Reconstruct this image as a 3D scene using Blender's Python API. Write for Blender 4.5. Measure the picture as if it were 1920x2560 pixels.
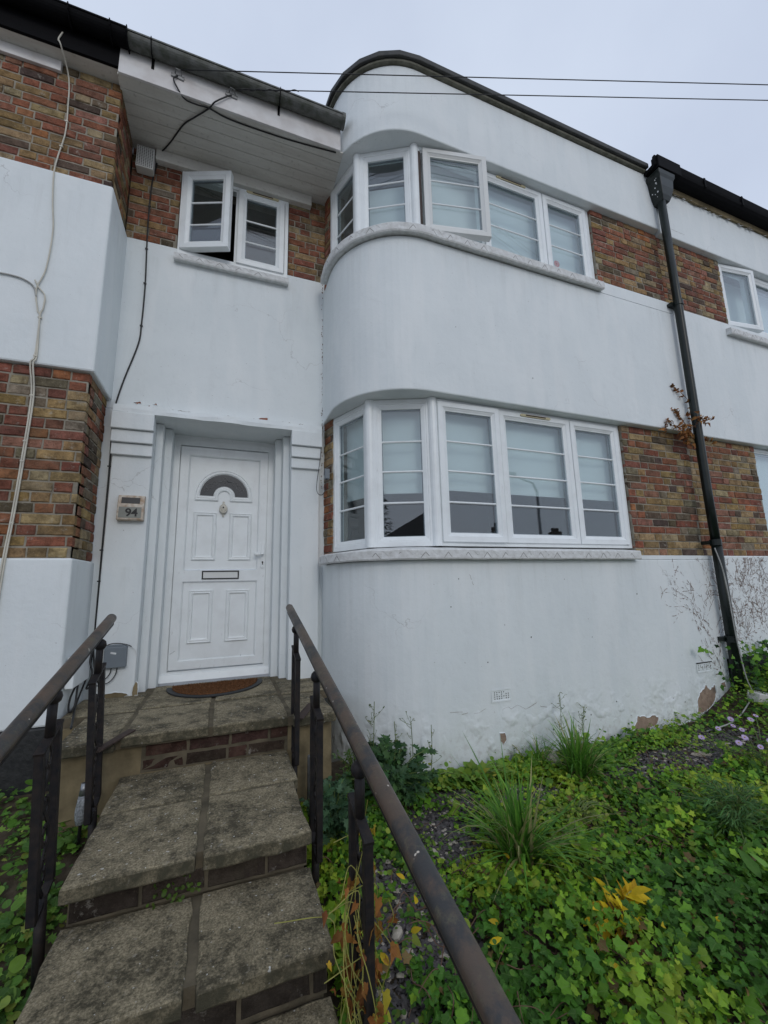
import bpy, bmesh, math, random
import numpy as np
from mathutils import Vector, Matrix
from mathutils import noise as mnoise

random.seed(7)
RNG = np.random.default_rng(11)
PI = math.pi
SC = bpy.context.scene
COL = SC.collection
for o in list(bpy.data.objects):
    bpy.data.objects.remove(o)

# ------------------------------------------------------------------ camera, world, sun, exposure
YAW, PITCH, ROLL = math.radians(20.92), math.radians(9.742), math.radians(-1.24)
FW = Vector((math.sin(YAW) * math.cos(PITCH), math.cos(YAW) * math.cos(PITCH), math.sin(PITCH)))
R0 = Vector((math.cos(YAW), -math.sin(YAW), 0))
U0 = R0.cross(FW)
RX = R0 * math.cos(ROLL) + U0 * math.sin(ROLL)
UX = -R0 * math.sin(ROLL) + U0 * math.cos(ROLL)
cam_d = bpy.data.cameras.new('camera')
cam = bpy.data.objects.new('camera', cam_d)
COL.objects.link(cam)
cam_d.sensor_fit = 'HORIZONTAL'
cam_d.sensor_width = 36.0
cam_d.lens = 36.0 * 1034.4 / 1920.0
cam_d.clip_start = 0.05
cam_d.clip_end = 2000
cam.matrix_world = Matrix(((RX.x, UX.x, -FW.x, 0), (RX.y, UX.y, -FW.y, 0), (RX.z, UX.z, -FW.z, 0), (0, 0, 0, 1)))
SC.camera = cam

SUN_EL, SUN_AZ = math.radians(28), math.radians(180)      # azimuth clockwise from +Y
world = bpy.data.worlds.new('World')
SC.world = world
world.use_nodes = True
wn, wl = world.node_tree.nodes, world.node_tree.links
wn.clear()
w_out = wn.new('ShaderNodeOutputWorld')
w_bg = wn.new('ShaderNodeBackground')
w_sky = wn.new('ShaderNodeTexSky')
w_sky.sky_type = 'NISHITA'
w_sky.sun_disc = False
w_sky.sun_elevation = SUN_EL
w_sky.sun_rotation = SUN_AZ
w_sky.dust_density = 3.0
w_tc = wn.new('ShaderNodeTexCoord')
w_no = wn.new('ShaderNodeTexNoise')
w_no.inputs['Scale'].default_value = 1.9
w_no.inputs['Detail'].default_value = 5.0
w_no.inputs['Roughness'].default_value = 0.5
w_cr = wn.new('ShaderNodeValToRGB')
w_cr.color_ramp.elements[0].position = 0.3
w_cr.color_ramp.elements[0].color = (5.7, 6.45, 8.0, 1)
w_cr.color_ramp.elements[1].position = 0.72
w_cr.color_ramp.elements[1].color = (7.1, 7.95, 9.4, 1)
w_mx = wn.new('ShaderNodeMix')
w_mx.data_type = 'RGBA'
w_mx.inputs[0].default_value = 0.9
wl.new(w_tc.outputs['Generated'], w_no.inputs['Vector'])
wl.new(w_no.outputs['Fac'], w_cr.inputs['Fac'])
wl.new(w_sky.outputs['Color'], w_mx.inputs[6])
wl.new(w_cr.outputs['Color'], w_mx.inputs[7])
wl.new(w_mx.outputs[2], w_bg.inputs['Color'])
w_bg.inputs['Strength'].default_value = 0.1
wl.new(w_bg.outputs['Background'], w_out.inputs['Surface'])

sun_d = bpy.data.lights.new('sun', 'SUN')
sun = bpy.data.objects.new('sun', sun_d)
COL.objects.link(sun)
sun_d.energy = 0.40
sun_d.angle = math.radians(16)
sun_d.color = (1.0, 0.97, 0.92)
sdir = Vector((math.sin(SUN_AZ) * math.cos(SUN_EL), math.cos(SUN_AZ) * math.cos(SUN_EL), math.sin(SUN_EL)))
sun.rotation_euler = sdir.to_track_quat('Z', 'Y').to_euler()

SC.view_settings.view_transform = 'Standard'
SC.view_settings.look = 'None'
SC.view_settings.exposure = 0.07
SC.view_settings.gamma = 1.0
SC.view_settings.use_curve_mapping = False
SC.cycles.max_bounces = 8
SC.cycles.transparent_max_bounces = 12

# ------------------------------------------------------------------ materials
def nmat(name):
    m = bpy.data.materials.new(name)
    m.use_nodes = True
    n, l = m.node_tree.nodes, m.node_tree.links
    n.clear()
    out = n.new('ShaderNodeOutputMaterial')
    b = n.new('ShaderNodeBsdfPrincipled')
    l.new(b.outputs['BSDF'], out.inputs['Surface'])
    return m, n, l, b, out

def pos(n):
    return n.new('ShaderNodeNewGeometry').outputs['Position']

def tex(n, l, vec, scale, detail=4, rough=0.55, stretch=None, off=None):
    if stretch or off:
        mp = n.new('ShaderNodeMapping')
        if stretch: mp.inputs['Scale'].default_value = stretch
        if off: mp.inputs['Location'].default_value = off
        l.new(vec, mp.inputs['Vector'])
        vec = mp.outputs['Vector']
    t = n.new('ShaderNodeTexNoise')
    t.inputs['Scale'].default_value = scale
    t.inputs['Detail'].default_value = detail
    t.inputs['Roughness'].default_value = rough
    l.new(vec, t.inputs['Vector'])
    return t.outputs['Fac']

def ramp(n, l, fac, lo, hi, a=0.0, b=1.0):
    r = n.new('ShaderNodeMapRange')
    r.inputs['From Min'].default_value = lo
    r.inputs['From Max'].default_value = hi
    r.inputs['To Min'].default_value = a
    r.inputs['To Max'].default_value = b
    l.new(fac, r.inputs['Value'])
    return r.outputs['Result']

def mixc(n, l, fac, a, b, mode='MIX'):
    m = n.new('ShaderNodeMix')
    m.data_type = 'RGBA'
    m.blend_type = mode
    for s, v in ((m.inputs[0], fac), (m.inputs[6], a), (m.inputs[7], b)):
        if isinstance(v, (int, float)): s.default_value = v
        elif isinstance(v, tuple): s.default_value = (*v, 1) if len(v) == 3 else v
        else: l.new(v, s)
    return m.outputs[2]

def math_n(n, l, op, a, b=None):
    m = n.new('ShaderNodeMath')
    m.operation = op
    for s, v in ((m.inputs[0], a), (m.inputs[1], b)):
        if v is None: continue
        if isinstance(v, (int, float)): s.default_value = v
        else: l.new(v, s)
    return m.outputs[0]

def bump(n, l, b, h, strength, dist=0.01, prev=None):
    bp = n.new('ShaderNodeBump')
    bp.inputs['Strength'].default_value = strength
    bp.inputs['Distance'].default_value = dist
    l.new(h, bp.inputs['Height'])
    if prev is not None: l.new(prev, bp.inputs['Normal'])
    l.new(bp.outputs['Normal'], b.inputs['Normal'])
    return bp.outputs['Normal']

def simple(name, c, rough=0.5, var=0.15, scale=20, bs=0.0, bscale=60, spec=0.5, metal=0.0, c2=None):
    m, n, l, b, _ = nmat(name)
    P = pos(n)
    f = tex(n, l, P, scale)
    c2 = c2 or tuple(x * (1 - var * 2) for x in c)
    l.new(mixc(n, l, ramp(n, l, f, 0.35, 0.7), c, c2), b.inputs['Base Color'])
    b.inputs['Roughness'].default_value = rough
    b.inputs['Specular IOR Level'].default_value = spec
    b.inputs['Metallic'].default_value = metal
    if bs: bump(n, l, b, tex(n, l, P, bscale, 5), bs, 0.005)
    return m

def stucco(name, lumps=False):
    m, n, l, b, _ = nmat(name)
    P = pos(n)
    big = tex(n, l, P, 1.3, 5, 0.6)
    c = mixc(n, l, ramp(n, l, big, 0.35, 0.7), (0.755, 0.795, 0.80), (0.69, 0.735, 0.745))
    st = tex(n, l, P, 5.0, 6, 0.65, stretch=(1.6, 1.6, 0.28))
    c = mixc(n, l, ramp(n, l, st, 0.55, 0.78, 0, 0.22), c, (0.52, 0.55, 0.55))
    mid = tex(n, l, P, 9.0, 6, 0.7)
    c = mixc(n, l, ramp(n, l, mid, 0.58, 0.78, 0, 0.28), c, (0.58, 0.60, 0.60))
    sp = tex(n, l, P, 70.0, 2, 0.5)
    c = mixc(n, l, ramp(n, l, sp, 0.74, 0.79, 0, 0.7), c, (0.28, 0.26, 0.24))
    sz = n.new('ShaderNodeSeparateXYZ'); l.new(P, sz.inputs[0])
    run = tex(n, l, P, 13.0, 4, 0.7, stretch=(1, 1, 0.06), off=(2, 4, 0))
    run = ramp(n, l, run, 0.50, 0.72)
    fall = None
    for zt, ln in ((4.86, .42), (2.99, .55), (0.16, .60)):
        f_ = math_n(n, l, 'MULTIPLY', ramp(n, l, sz.outputs['Z'], zt - ln, zt), ramp(n, l, sz.outputs['Z'], zt + .015, zt))
        fall = f_ if fall is None else math_n(n, l, 'ADD', fall, f_)
    c = mixc(n, l, math_n(n, l, 'MULTIPLY', math_n(n, l, 'MULTIPLY', run, fall), 0.2), c, (0.40, 0.41, 0.38))
    roll = tex(n, l, P, 2.6, 3, 0.4, stretch=(2.4, 2.4, 0.5), off=(8, 1, 3))
    c = mixc(n, l, ramp(n, l, roll, 0.5, 0.62, 0, 0.30), c, (0.83, 0.85, 0.845))
    # fine cracks
    vo = n.new('ShaderNodeTexVoronoi')
    vo.feature = 'DISTANCE_TO_EDGE'
    vo.inputs['Scale'].default_value = 1.5
    mv = n.new('ShaderNodeMix'); mv.data_type = 'VECTOR'
    nz = n.new('ShaderNodeTexNoise'); nz.inputs['Scale'].default_value = 5.0; nz.inputs['Detail'].default_value = 4
    l.new(P, nz.inputs['Vector'])
    mv.inputs[0].default_value = 0.25
    l.new(P, mv.inputs[4]); l.new(nz.outputs['Color'], mv.inputs[5])
    l.new(mv.outputs[1], vo.inputs['Vector'])
    crack = math_n(n, l, 'MULTIPLY', ramp(n, l, vo.outputs['Distance'], 0.0, 0.0035, 1, 0),
                   ramp(n, l, tex(n, l, P, 1.1, 2, off=(3, 5, 9)), 0.56, 0.66))
    c = mixc(n, l, math_n(n, l, 'MULTIPLY', crack, 0.45), c, (0.33, 0.32, 0.31))
    if lumps:
        sx = n.new('ShaderNodeSeparateXYZ'); l.new(P, sx.inputs[0])
        low = ramp(n, l, sx.outputs['Z'], -0.75, -1.2)
        gr = math_n(n, l, 'MULTIPLY', low, ramp(n, l, tex(n, l, P, 3.5, 4), 0.42, 0.7, 0, 0.45))
        c = mixc(n, l, gr, c, (0.58, 0.63, 0.56))
        splash = math_n(n, l, 'MULTIPLY', ramp(n, l, sx.outputs['Z'], -1.0, -1.33), ramp(n, l, tex(n, l, P, 22, 5), 0.5, 0.72, 0, 0.6))
        c = mixc(n, l, splash, c, (0.34, 0.31, 0.26))
    l.new(c, b.inputs['Base Color'])
    b.inputs['Roughness'].default_value = 0.62
    b.inputs['Specular IOR Level'].default_value = 0.35
    h = math_n(n, l, 'ADD', math_n(n, l, 'MULTIPLY', tex(n, l, P, 14, 5, 0.6), 1.0), math_n(n, l, 'MULTIPLY', tex(n, l, P, 120, 3), 0.16))
    h = math_n(n, l, 'SUBTRACT', h, math_n(n, l, 'MULTIPLY', crack, 0.3))
    nn = bump(n, l, b, h, 0.30, 0.012)
    if lumps:
        lm = math_n(n, l, 'MULTIPLY', ramp(n, l, tex(n, l, P, 9.0, 2, 0.4), 0.5, 0.78), ramp(n, l, sx.outputs['Z'], -0.85, -1.08))
        bump(n, l, b, lm, 0.42, 0.03, nn)
    return m

def brick_mat():
    m, n, l, b, _ = nmat('stock_brick')
    oi = n.new('ShaderNodeObjectInfo')
    P = pos(n)
    f = tex(n, l, P, 13, 7, 0.72)
    c = mixc(n, l, ramp(n, l, f, 0.36, 0.64), mixc(n, l, 1.0, oi.outputs['Color'], (1.18, 1.16, 1.12), 'MULTIPLY'), mixc(n, l, 1.0, oi.outputs['Color'], (0.50, 0.47, 0.43), 'MULTIPLY'))
    g = tex(n, l, P, 5, 7, 0.75, off=(4, 1, 2))
    c = mixc(n, l, ramp(n, l, g, 0.50, 0.70, 0, 0.62), c, (0.085, 0.072, 0.05))
    g2 = tex(n, l, P, 75, 4, 0.7)
    c = mixc(n, l, ramp(n, l, g2, 0.58, 0.70, 0, 0.7), c, (0.08, 0.062, 0.045))
    li = tex(n, l, P, 14, 6, 0.75, off=(9, 9, 1))
    c = mixc(n, l, ramp(n, l, li, 0.59, 0.72, 0, 0.6), c, (0.48, 0.45, 0.39))
    l.new(c, b.inputs['Base Color'])
    b.inputs['Roughness'].default_value = 0.9
    b.inputs['Specular IOR Level'].default_value = 0.2
    bump(n, l, b, math_n(n, l, 'ADD', tex(n, l, P, 34, 7, 0.75), math_n(n, l, 'MULTIPLY', g2, -0.7)), 0.95, 0.010)
    return m

def slab_mat():
    m, n, l, b, _ = nmat('weathered_paving')
    P = pos(n)
    fine = tex(n, l, P, 120, 4, 0.75)
    c = mixc(n, l, ramp(n, l, fine, 0.36, 0.66), (0.13, 0.110, 0.068), (0.42, 0.355, 0.235))
    big = tex(n, l, P, 5.5, 6, 0.7)
    med = tex(n, l, P, 32, 5, 0.72)
    dark = math_n(n, l, 'ADD', math_n(n, l, 'ADD', math_n(n, l, 'MULTIPLY', big, 0.5), math_n(n, l, 'MULTIPLY', med, 0.3)), math_n(n, l, 'MULTIPLY', tex(n, l, P, 95, 4, 0.7, off=(3, 1, 8)), 0.25))
    c = mixc(n, l, ramp(n, l, dark, 0.475, 0.60, 0, 0.88), c, (0.040, 0.035, 0.022))
    pale = tex(n, l, P, 45, 4, 0.6, off=(7, 3, 1))
    c = mixc(n, l, ramp(n, l, pale, 0.62, 0.7, 0, 0.5), c, (0.36, 0.33, 0.27))
    wh = tex(n, l, P, 60, 2, 0.4, off=(2, 8, 5))
    c = mixc(n, l, ramp(n, l, wh, 0.715, 0.74), c, (0.55, 0.54, 0.50))
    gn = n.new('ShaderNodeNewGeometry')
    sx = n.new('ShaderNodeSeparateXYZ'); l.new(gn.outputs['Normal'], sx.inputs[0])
    side_dark = math_n(n, l, 'MULTIPLY', ramp(n, l, sx.outputs['Z'], 0.8, 0.3), ramp(n, l, tex(n, l, P, 20, 5), 0.4, 0.6, 0.45, 0.95))  # darker tone on the upright slab faces
    c = mixc(n, l, side_dark, c, (0.060, 0.056, 0.036))
    l.new(c, b.inputs['Base Color'])
    b.inputs['Roughness'].default_value = 0.85
    b.inputs['Specular IOR Level'].default_value = 0.3
    bump(n, l, b, math_n(n, l, 'ADD', tex(n, l, P, 150, 4, 0.7), math_n(n, l, 'MULTIPLY', med, 0.6)), 0.6, 0.006)
    return m

def upvc_mat(name='white_upvc', c=(0.82, 0.855, 0.86)):
    m, n, l, b, _ = nmat(name)
    P = pos(n)
    f = tex(n, l, P, 6, 5, 0.6)
    cc = mixc(n, l, ramp(n, l, f, 0.45, 0.75, 0, 0.6), c, (0.69, 0.71, 0.71))
    d = tex(n, l, P, 38, 6, 0.7, stretch=(1, 1, 0.35))
    cc = mixc(n, l, ramp(n, l, d, 0.62, 0.8, 0, 0.5), cc, (0.42, 0.41, 0.38))
    l.new(cc, b.inputs['Base Color'])
    b.inputs['Roughness'].default_value = 0.34
    b.inputs['Specular IOR Level'].default_value = 0.45
    return m

def glass_mat(name, tint=(0.90, 0.955, 0.96), boost=1.7, base=0.015):
    m, n, l, b, out = nmat(name)
    n.remove(b)
    tr = n.new('ShaderNodeBsdfTransparent'); tr.inputs[0].default_value = (*tint, 1)
    gl = n.new('ShaderNodeBsdfGlossy'); gl.inputs['Roughness'].default_value = 0.0
    gl.inputs['Color'].default_value = (0.95, 0.97, 1.0, 1)
    P = pos(n)
    ge = n.new('ShaderNodeNewGeometry')
    dt = n.new('ShaderNodeVectorMath'); dt.operation = 'DOT_PRODUCT'
    l.new(ge.outputs['Incoming'], dt.inputs[0]); l.new(ge.outputs['Normal'], dt.inputs[1])
    cs = math_n(n, l, 'ABSOLUTE', dt.outputs['Value'])
    fr = math_n(n, l, 'ADD', math_n(n, l, 'MULTIPLY', math_n(n, l, 'POWER', math_n(n, l, 'SUBTRACT', 1.0, cs), 5.0), 0.96), 0.045)
    bp = n.new('ShaderNodeBump'); bp.inputs['Strength'].default_value = 0.018; bp.inputs['Distance'].default_value = 0.02
    l.new(tex(n, l, P, 2.2, 2), bp.inputs['Height'])
    l.new(bp.outputs['Normal'], gl.inputs['Normal'])
    mx = n.new('ShaderNodeMixShader')
    l.new(math_n(n, l, 'ADD', math_n(n, l, 'MULTIPLY', fr, boost), base), mx.inputs[0])
    l.new(tr.outputs[0], mx.inputs[1]); l.new(gl.outputs[0], mx.inputs[2])
    l.new(mx.outputs[0], out.inputs['Surface'])
    return m

def rail_mat():
    m, n, l, b, _ = nmat('worn_brown_handrail')
    P = pos(n)
    f = tex(n, l, P, 9, 6, 0.7)
    c = mixc(n, l, ramp(n, l, f, 0.35, 0.58), (0.105, 0.070, 0.050), (0.080, 0.062, 0.047))
    g = tex(n, l, P, 6, 6, 0.75, off=(5, 2, 3))
    c = mixc(n, l, ramp(n, l, g, 0.47, 0.58, 0, 0.88), c, (0.034, 0.037, 0.040))
    g3 = tex(n, l, P, 15, 6, 0.75, off=(1, 7, 3))
    c = mixc(n, l, ramp(n, l, g3, 0.56, 0.66, 0, 0.65), c, (0.125, 0.115, 0.07))
    w = tex(n, l, P, 42, 2, 0.4, off=(1, 9, 4))
    c = mixc(n, l, ramp(n, l, w, 0.735, 0.755), c, (0.55, 0.5, 0.42))
    l.new(c, b.inputs['Base Color'])
    l.new(ramp(n, l, f, 0.3, 0.7, 0.36, 0.58), b.inputs['Roughness'])
    bump(n, l, b, tex(n, l, P, 60, 5, 0.7), 0.25, 0.004)
    return m

def leaf_mat(name, vein=0.35, trans=0.22, rough=0.5):
    m, n, l, b, out = nmat(name)
    at = n.new('ShaderNodeAttribute'); at.attribute_name = 'tint'
    uv = n.new('ShaderNodeUVMap'); uv.uv_map = 'leaf'
    sx = n.new('ShaderNodeSeparateXYZ'); l.new(uv.outputs[0], sx.inputs[0])
    ax = math_n(n, l, 'ABSOLUTE', sx.outputs['X'])
    mid = ramp(n, l, ax, 0.0, 0.045, 1, 0)
    # side veins: lines y = 0.25 + 0.9*|x|
    d = math_n(n, l, 'SUBTRACT', sx.outputs['Y'], math_n(n, l, 'MULTIPLY', ax, 0.85))
    md = math_n(n, l, 'ABSOLUTE', math_n(n, l, 'SUBTRACT', math_n(n, l, 'FRACT', math_n(n, l, 'MULTIPLY', d, 3.5)), 0.5))
    side = ramp(n, l, md, 0.0, 0.09, 0.6, 0)
    v = math_n(n, l, 'MULTIPLY', math_n(n, l, 'MAXIMUM', mid, side), vein)
    P = pos(n)
    f = tex(n, l, P, 45, 4)
    c = mixc(n, l, ramp(n, l, f, 0.35, 0.7, 0, 0.4), at.outputs['Color'], mixc(n, l, 1.0, at.outputs['Color'], (0.55, 0.6, 0.5), 'MULTIPLY'))
    c = mixc(n, l, v, c, (0.19, 0.28, 0.09))
    l.new(c, b.inputs['Base Color'])
    b.inputs['Roughness'].default_value = rough
    b.inputs['Specular IOR Level'].default_value = 0.22
    t = n.new('ShaderNodeBsdfTranslucent'); l.new(c, t.inputs['Color'])
    mx = n.new('ShaderNodeMixShader'); mx.inputs[0].default_value = trans
    l.new(b.outputs[0], mx.inputs[1]); l.new(t.outputs[0], mx.inputs[2])
    l.new(mx.outputs[0], out.inputs['Surface'])
    return m

def board_mat():
    m, n, l, b, _ = nmat('painted_boards')
    P = pos(n)
    f = tex(n, l, P, 5, 6, 0.7, stretch=(0.35, 2, 1))
    c = mixc(n, l, ramp(n, l, f, 0.35, 0.7), (0.72, 0.71, 0.66), (0.56, 0.54, 0.49))
    g = tex(n, l, P, 30, 5, 0.7)
    c = mixc(n, l, ramp(n, l, g, 0.58, 0.74, 0, 0.5), c, (0.22, 0.21, 0.18))
    l.new(c, b.inputs['Base Color'])
    b.inputs['Roughness'].default_value = 0.6
    bump(n, l, b, tex(n, l, P, 18, 5, 0.6, stretch=(0.3, 3, 1)), 0.15, 0.005)
    return m

M = {}
M['stucco'] = stucco('white_render')
M['stucco_low'] = stucco('white_render_damp', True)
M['brick'] = brick_mat()
M['mortar'] = simple('lime_mortar', (0.355, 0.325, 0.265), 0.95, 0.2, 9, 0.8, 70, 0.2, c2=(0.19, 0.17, 0.135))
M['slab'] = slab_mat()
M['upvc'] = upvc_mat()
M['upvc_dirty'] = upvc_mat('weathered_upvc', (0.66, 0.67, 0.65))
M['glass'] = glass_mat('window_glass')
M['rail'] = rail_mat()
M['iron'] = simple('black_painted_iron', (0.012, 0.012, 0.014), 0.55, 0.2, 30, 0.3, 50, 0.3, c2=(0.032, 0.024, 0.02))
M['pipe'] = simple('black_gloss_pipe', (0.006, 0.010, 0.009), 0.34, 0.1, 14, 0.08, 30, c2=(0.012, 0.018, 0.015), spec=0.35)
M['felt'] = simple('dark_roof_felt', (0.028, 0.030, 0.031), 0.7, 0.2, 12, 0.5, 45, c2=(0.055, 0.055, 0.05))
M['gutter'] = simple('mossy_grey_gutter', (0.125, 0.13, 0.125), 0.55, 0.2, 14, 0.5, 60, c2=(0.045, 0.052, 0.035))
M['gutter_black'] = simple('black_gutter', (0.005, 0.005, 0.006), 0.75, 0.1, 14, 0.2, 50, 0.1)
M['boards'] = board_mat()
M['fascia'] = simple('white_fascia_paint', (0.74, 0.73, 0.72), 0.55, 0.08, 6, 0.1, 40, c2=(0.60, 0.57, 0.55))
M['black_tar'] = simple('black_plinth_paint', (0.010, 0.011, 0.012), 0.6, 0.2, 25, 0.8, 40, c2=(0.025, 0.026, 0.026))
M['render_bare'] = simple('bare_brown_render', (0.36, 0.27, 0.205), 0.95, 0.15, 30, 0.8, 80, 0.2, c2=(0.25, 0.18, 0.135))
M['brick_bare'] = simple('bare_orange_brick', (0.34, 0.15, 0.09), 0.95, 0.15, 50, 0.7, 80, 0.2, c2=(0.2, 0.09, 0.06))
M['mortar_wet'] = simple('grimy_step_mortar', (0.15, 0.125, 0.085), 0.95, 0.2, 9, 0.8, 60, 0.2, c2=(0.075, 0.065, 0.045))
M['ochre'] = simple('ochre_cement', (0.27, 0.215, 0.125), 0.95, 0.2, 7, 0.8, 30, 0.2, c2=(0.13, 0.105, 0.062))
M['lip'] = simple('mossy_cement_lip', (0.19, 0.185, 0.15), 0.95, 0.2, 14, 0.7, 50, 0.2, c2=(0.10, 0.10, 0.075))
M['cream'] = simple('aged_cream_plastic', (0.62, 0.56, 0.36), 0.45, 0.1, 20, c2=(0.5, 0.43, 0.25))
M['dark'] = simple('dark_slot', (0.02, 0.015, 0.013), 0.6)
M['cable_black'] = simple('black_cable', (0.012, 0.012, 0.013), 0.5)
M['cable_grey'] = simple('grey_cable', (0.42, 0.42, 0.40), 0.6, 0.15, 8)
M['cable_white'] = simple('off_white_cable', (0.62, 0.59, 0.50), 0.55, 0.1, 8)
M['grey_plastic'] = simple('grey_plastic', (0.17, 0.20, 0.225), 0.45, 0.06, 6)
M['beige'] = simple('rusty_cream_metal', (0.60, 0.55, 0.47), 0.5, 0.15, 22, 0.2, 50, c2=(0.34, 0.22, 0.13))
M['frost'] = simple('frosted_panel', (0.24, 0.25, 0.22), 0.4, 0.1, 10)
M['ink'] = simple('black_ink', (0.008, 0.008, 0.008), 0.4)
M['white_label'] = simple('white_label', (0.72, 0.73, 0.73), 0.5)
M['coir'] = simple('brown_coir', (0.19, 0.088, 0.04), 1.0, 0.25, 90, 1.0, 160, 0.1, c2=(0.07, 0.035, 0.018))
M['rubber'] = simple('black_rubber', (0.022, 0.024, 0.026), 0.65, 0.15, 40, 0.3, 90)
M['steel'] = simple('galvanised_steel', (0.36, 0.37, 0.38), 0.4, 0.2, 30, 0.2, 60, metal=0.8)
M['rust'] = simple('rusty_dark_iron', (0.06, 0.038, 0.03), 0.75, 0.2, 30, 0.4, 60)
M['fan_glass'] = simple('dark_leaded_glass', (0.035, 0.04, 0.046), 0.2, 0.1, 8)
M['lead'] = simple('lead_pattern', (0.10, 0.105, 0.11), 0.35)
M['blind'] = simple('white_roller_blind', (0.74, 0.75, 0.74), 0.8, 0.03, 3)
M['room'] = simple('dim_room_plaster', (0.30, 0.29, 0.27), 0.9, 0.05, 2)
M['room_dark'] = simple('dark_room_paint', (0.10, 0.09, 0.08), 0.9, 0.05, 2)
M['red'] = simple('red_sticker', (0.55, 0.02, 0.03), 0.5)
M['soil'] = simple('dark_soil', (0.055, 0.042, 0.028), 0.95, 0.2, 18, 1.0, 40, 0.2, c2=(0.11, 0.09, 0.062))
M['slate'] = simple('purple_slate', (0.13, 0.115, 0.115), 0.65, 0.2, 30, 0.4, 60, c2=(0.035, 0.032, 0.034))
M['stone'] = simple('pale_stone', (0.46, 0.41, 0.34), 0.85, 0.15, 25, 0.5, 40)
M['concrete'] = simple('pale_bounce_ground', (0.36, 0.35, 0.33), 0.9, 0.12, 3, 0.3, 40)  # pale tone chosen so the unseen ground bounces light upward
M['asphalt'] = simple('asphalt', (0.05, 0.05, 0.052), 0.9, 0.15, 60, 0.4, 90)
M['leaf'] = leaf_mat('ivy_leaf')
M['leaf_plain'] = leaf_mat('plain_leaf', 0.15, 0.3)
M['dry'] = leaf_mat('dry_leaf', 0.0, 0.2, 0.8)
M['stem'] = simple('green_stem', (0.12, 0.17, 0.04), 0.6)
M['stem_y'] = simple('yellow_stem', (0.34, 0.33, 0.07), 0.6)
M['twig'] = simple('brown_twig', (0.16, 0.09, 0.06), 0.9)
M['tile'] = simple('brown_roof_tile', (0.06, 0.05, 0.046), 0.8, 0.2, 3)
M['conifer'] = simple('conifer_green', (0.03, 0.05, 0.025), 0.8, 0.2, 3)
M['pale_twig'] = simple('faded_twig', (0.24, 0.155, 0.12), 0.95, 0.2, 30)
M['far_brick'] = simple('far_brown_brick', (0.13, 0.105, 0.09), 0.9, 0.15, 4)
M['terra'] = simple('terracotta', (0.35, 0.15, 0.08), 0.9)

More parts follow.
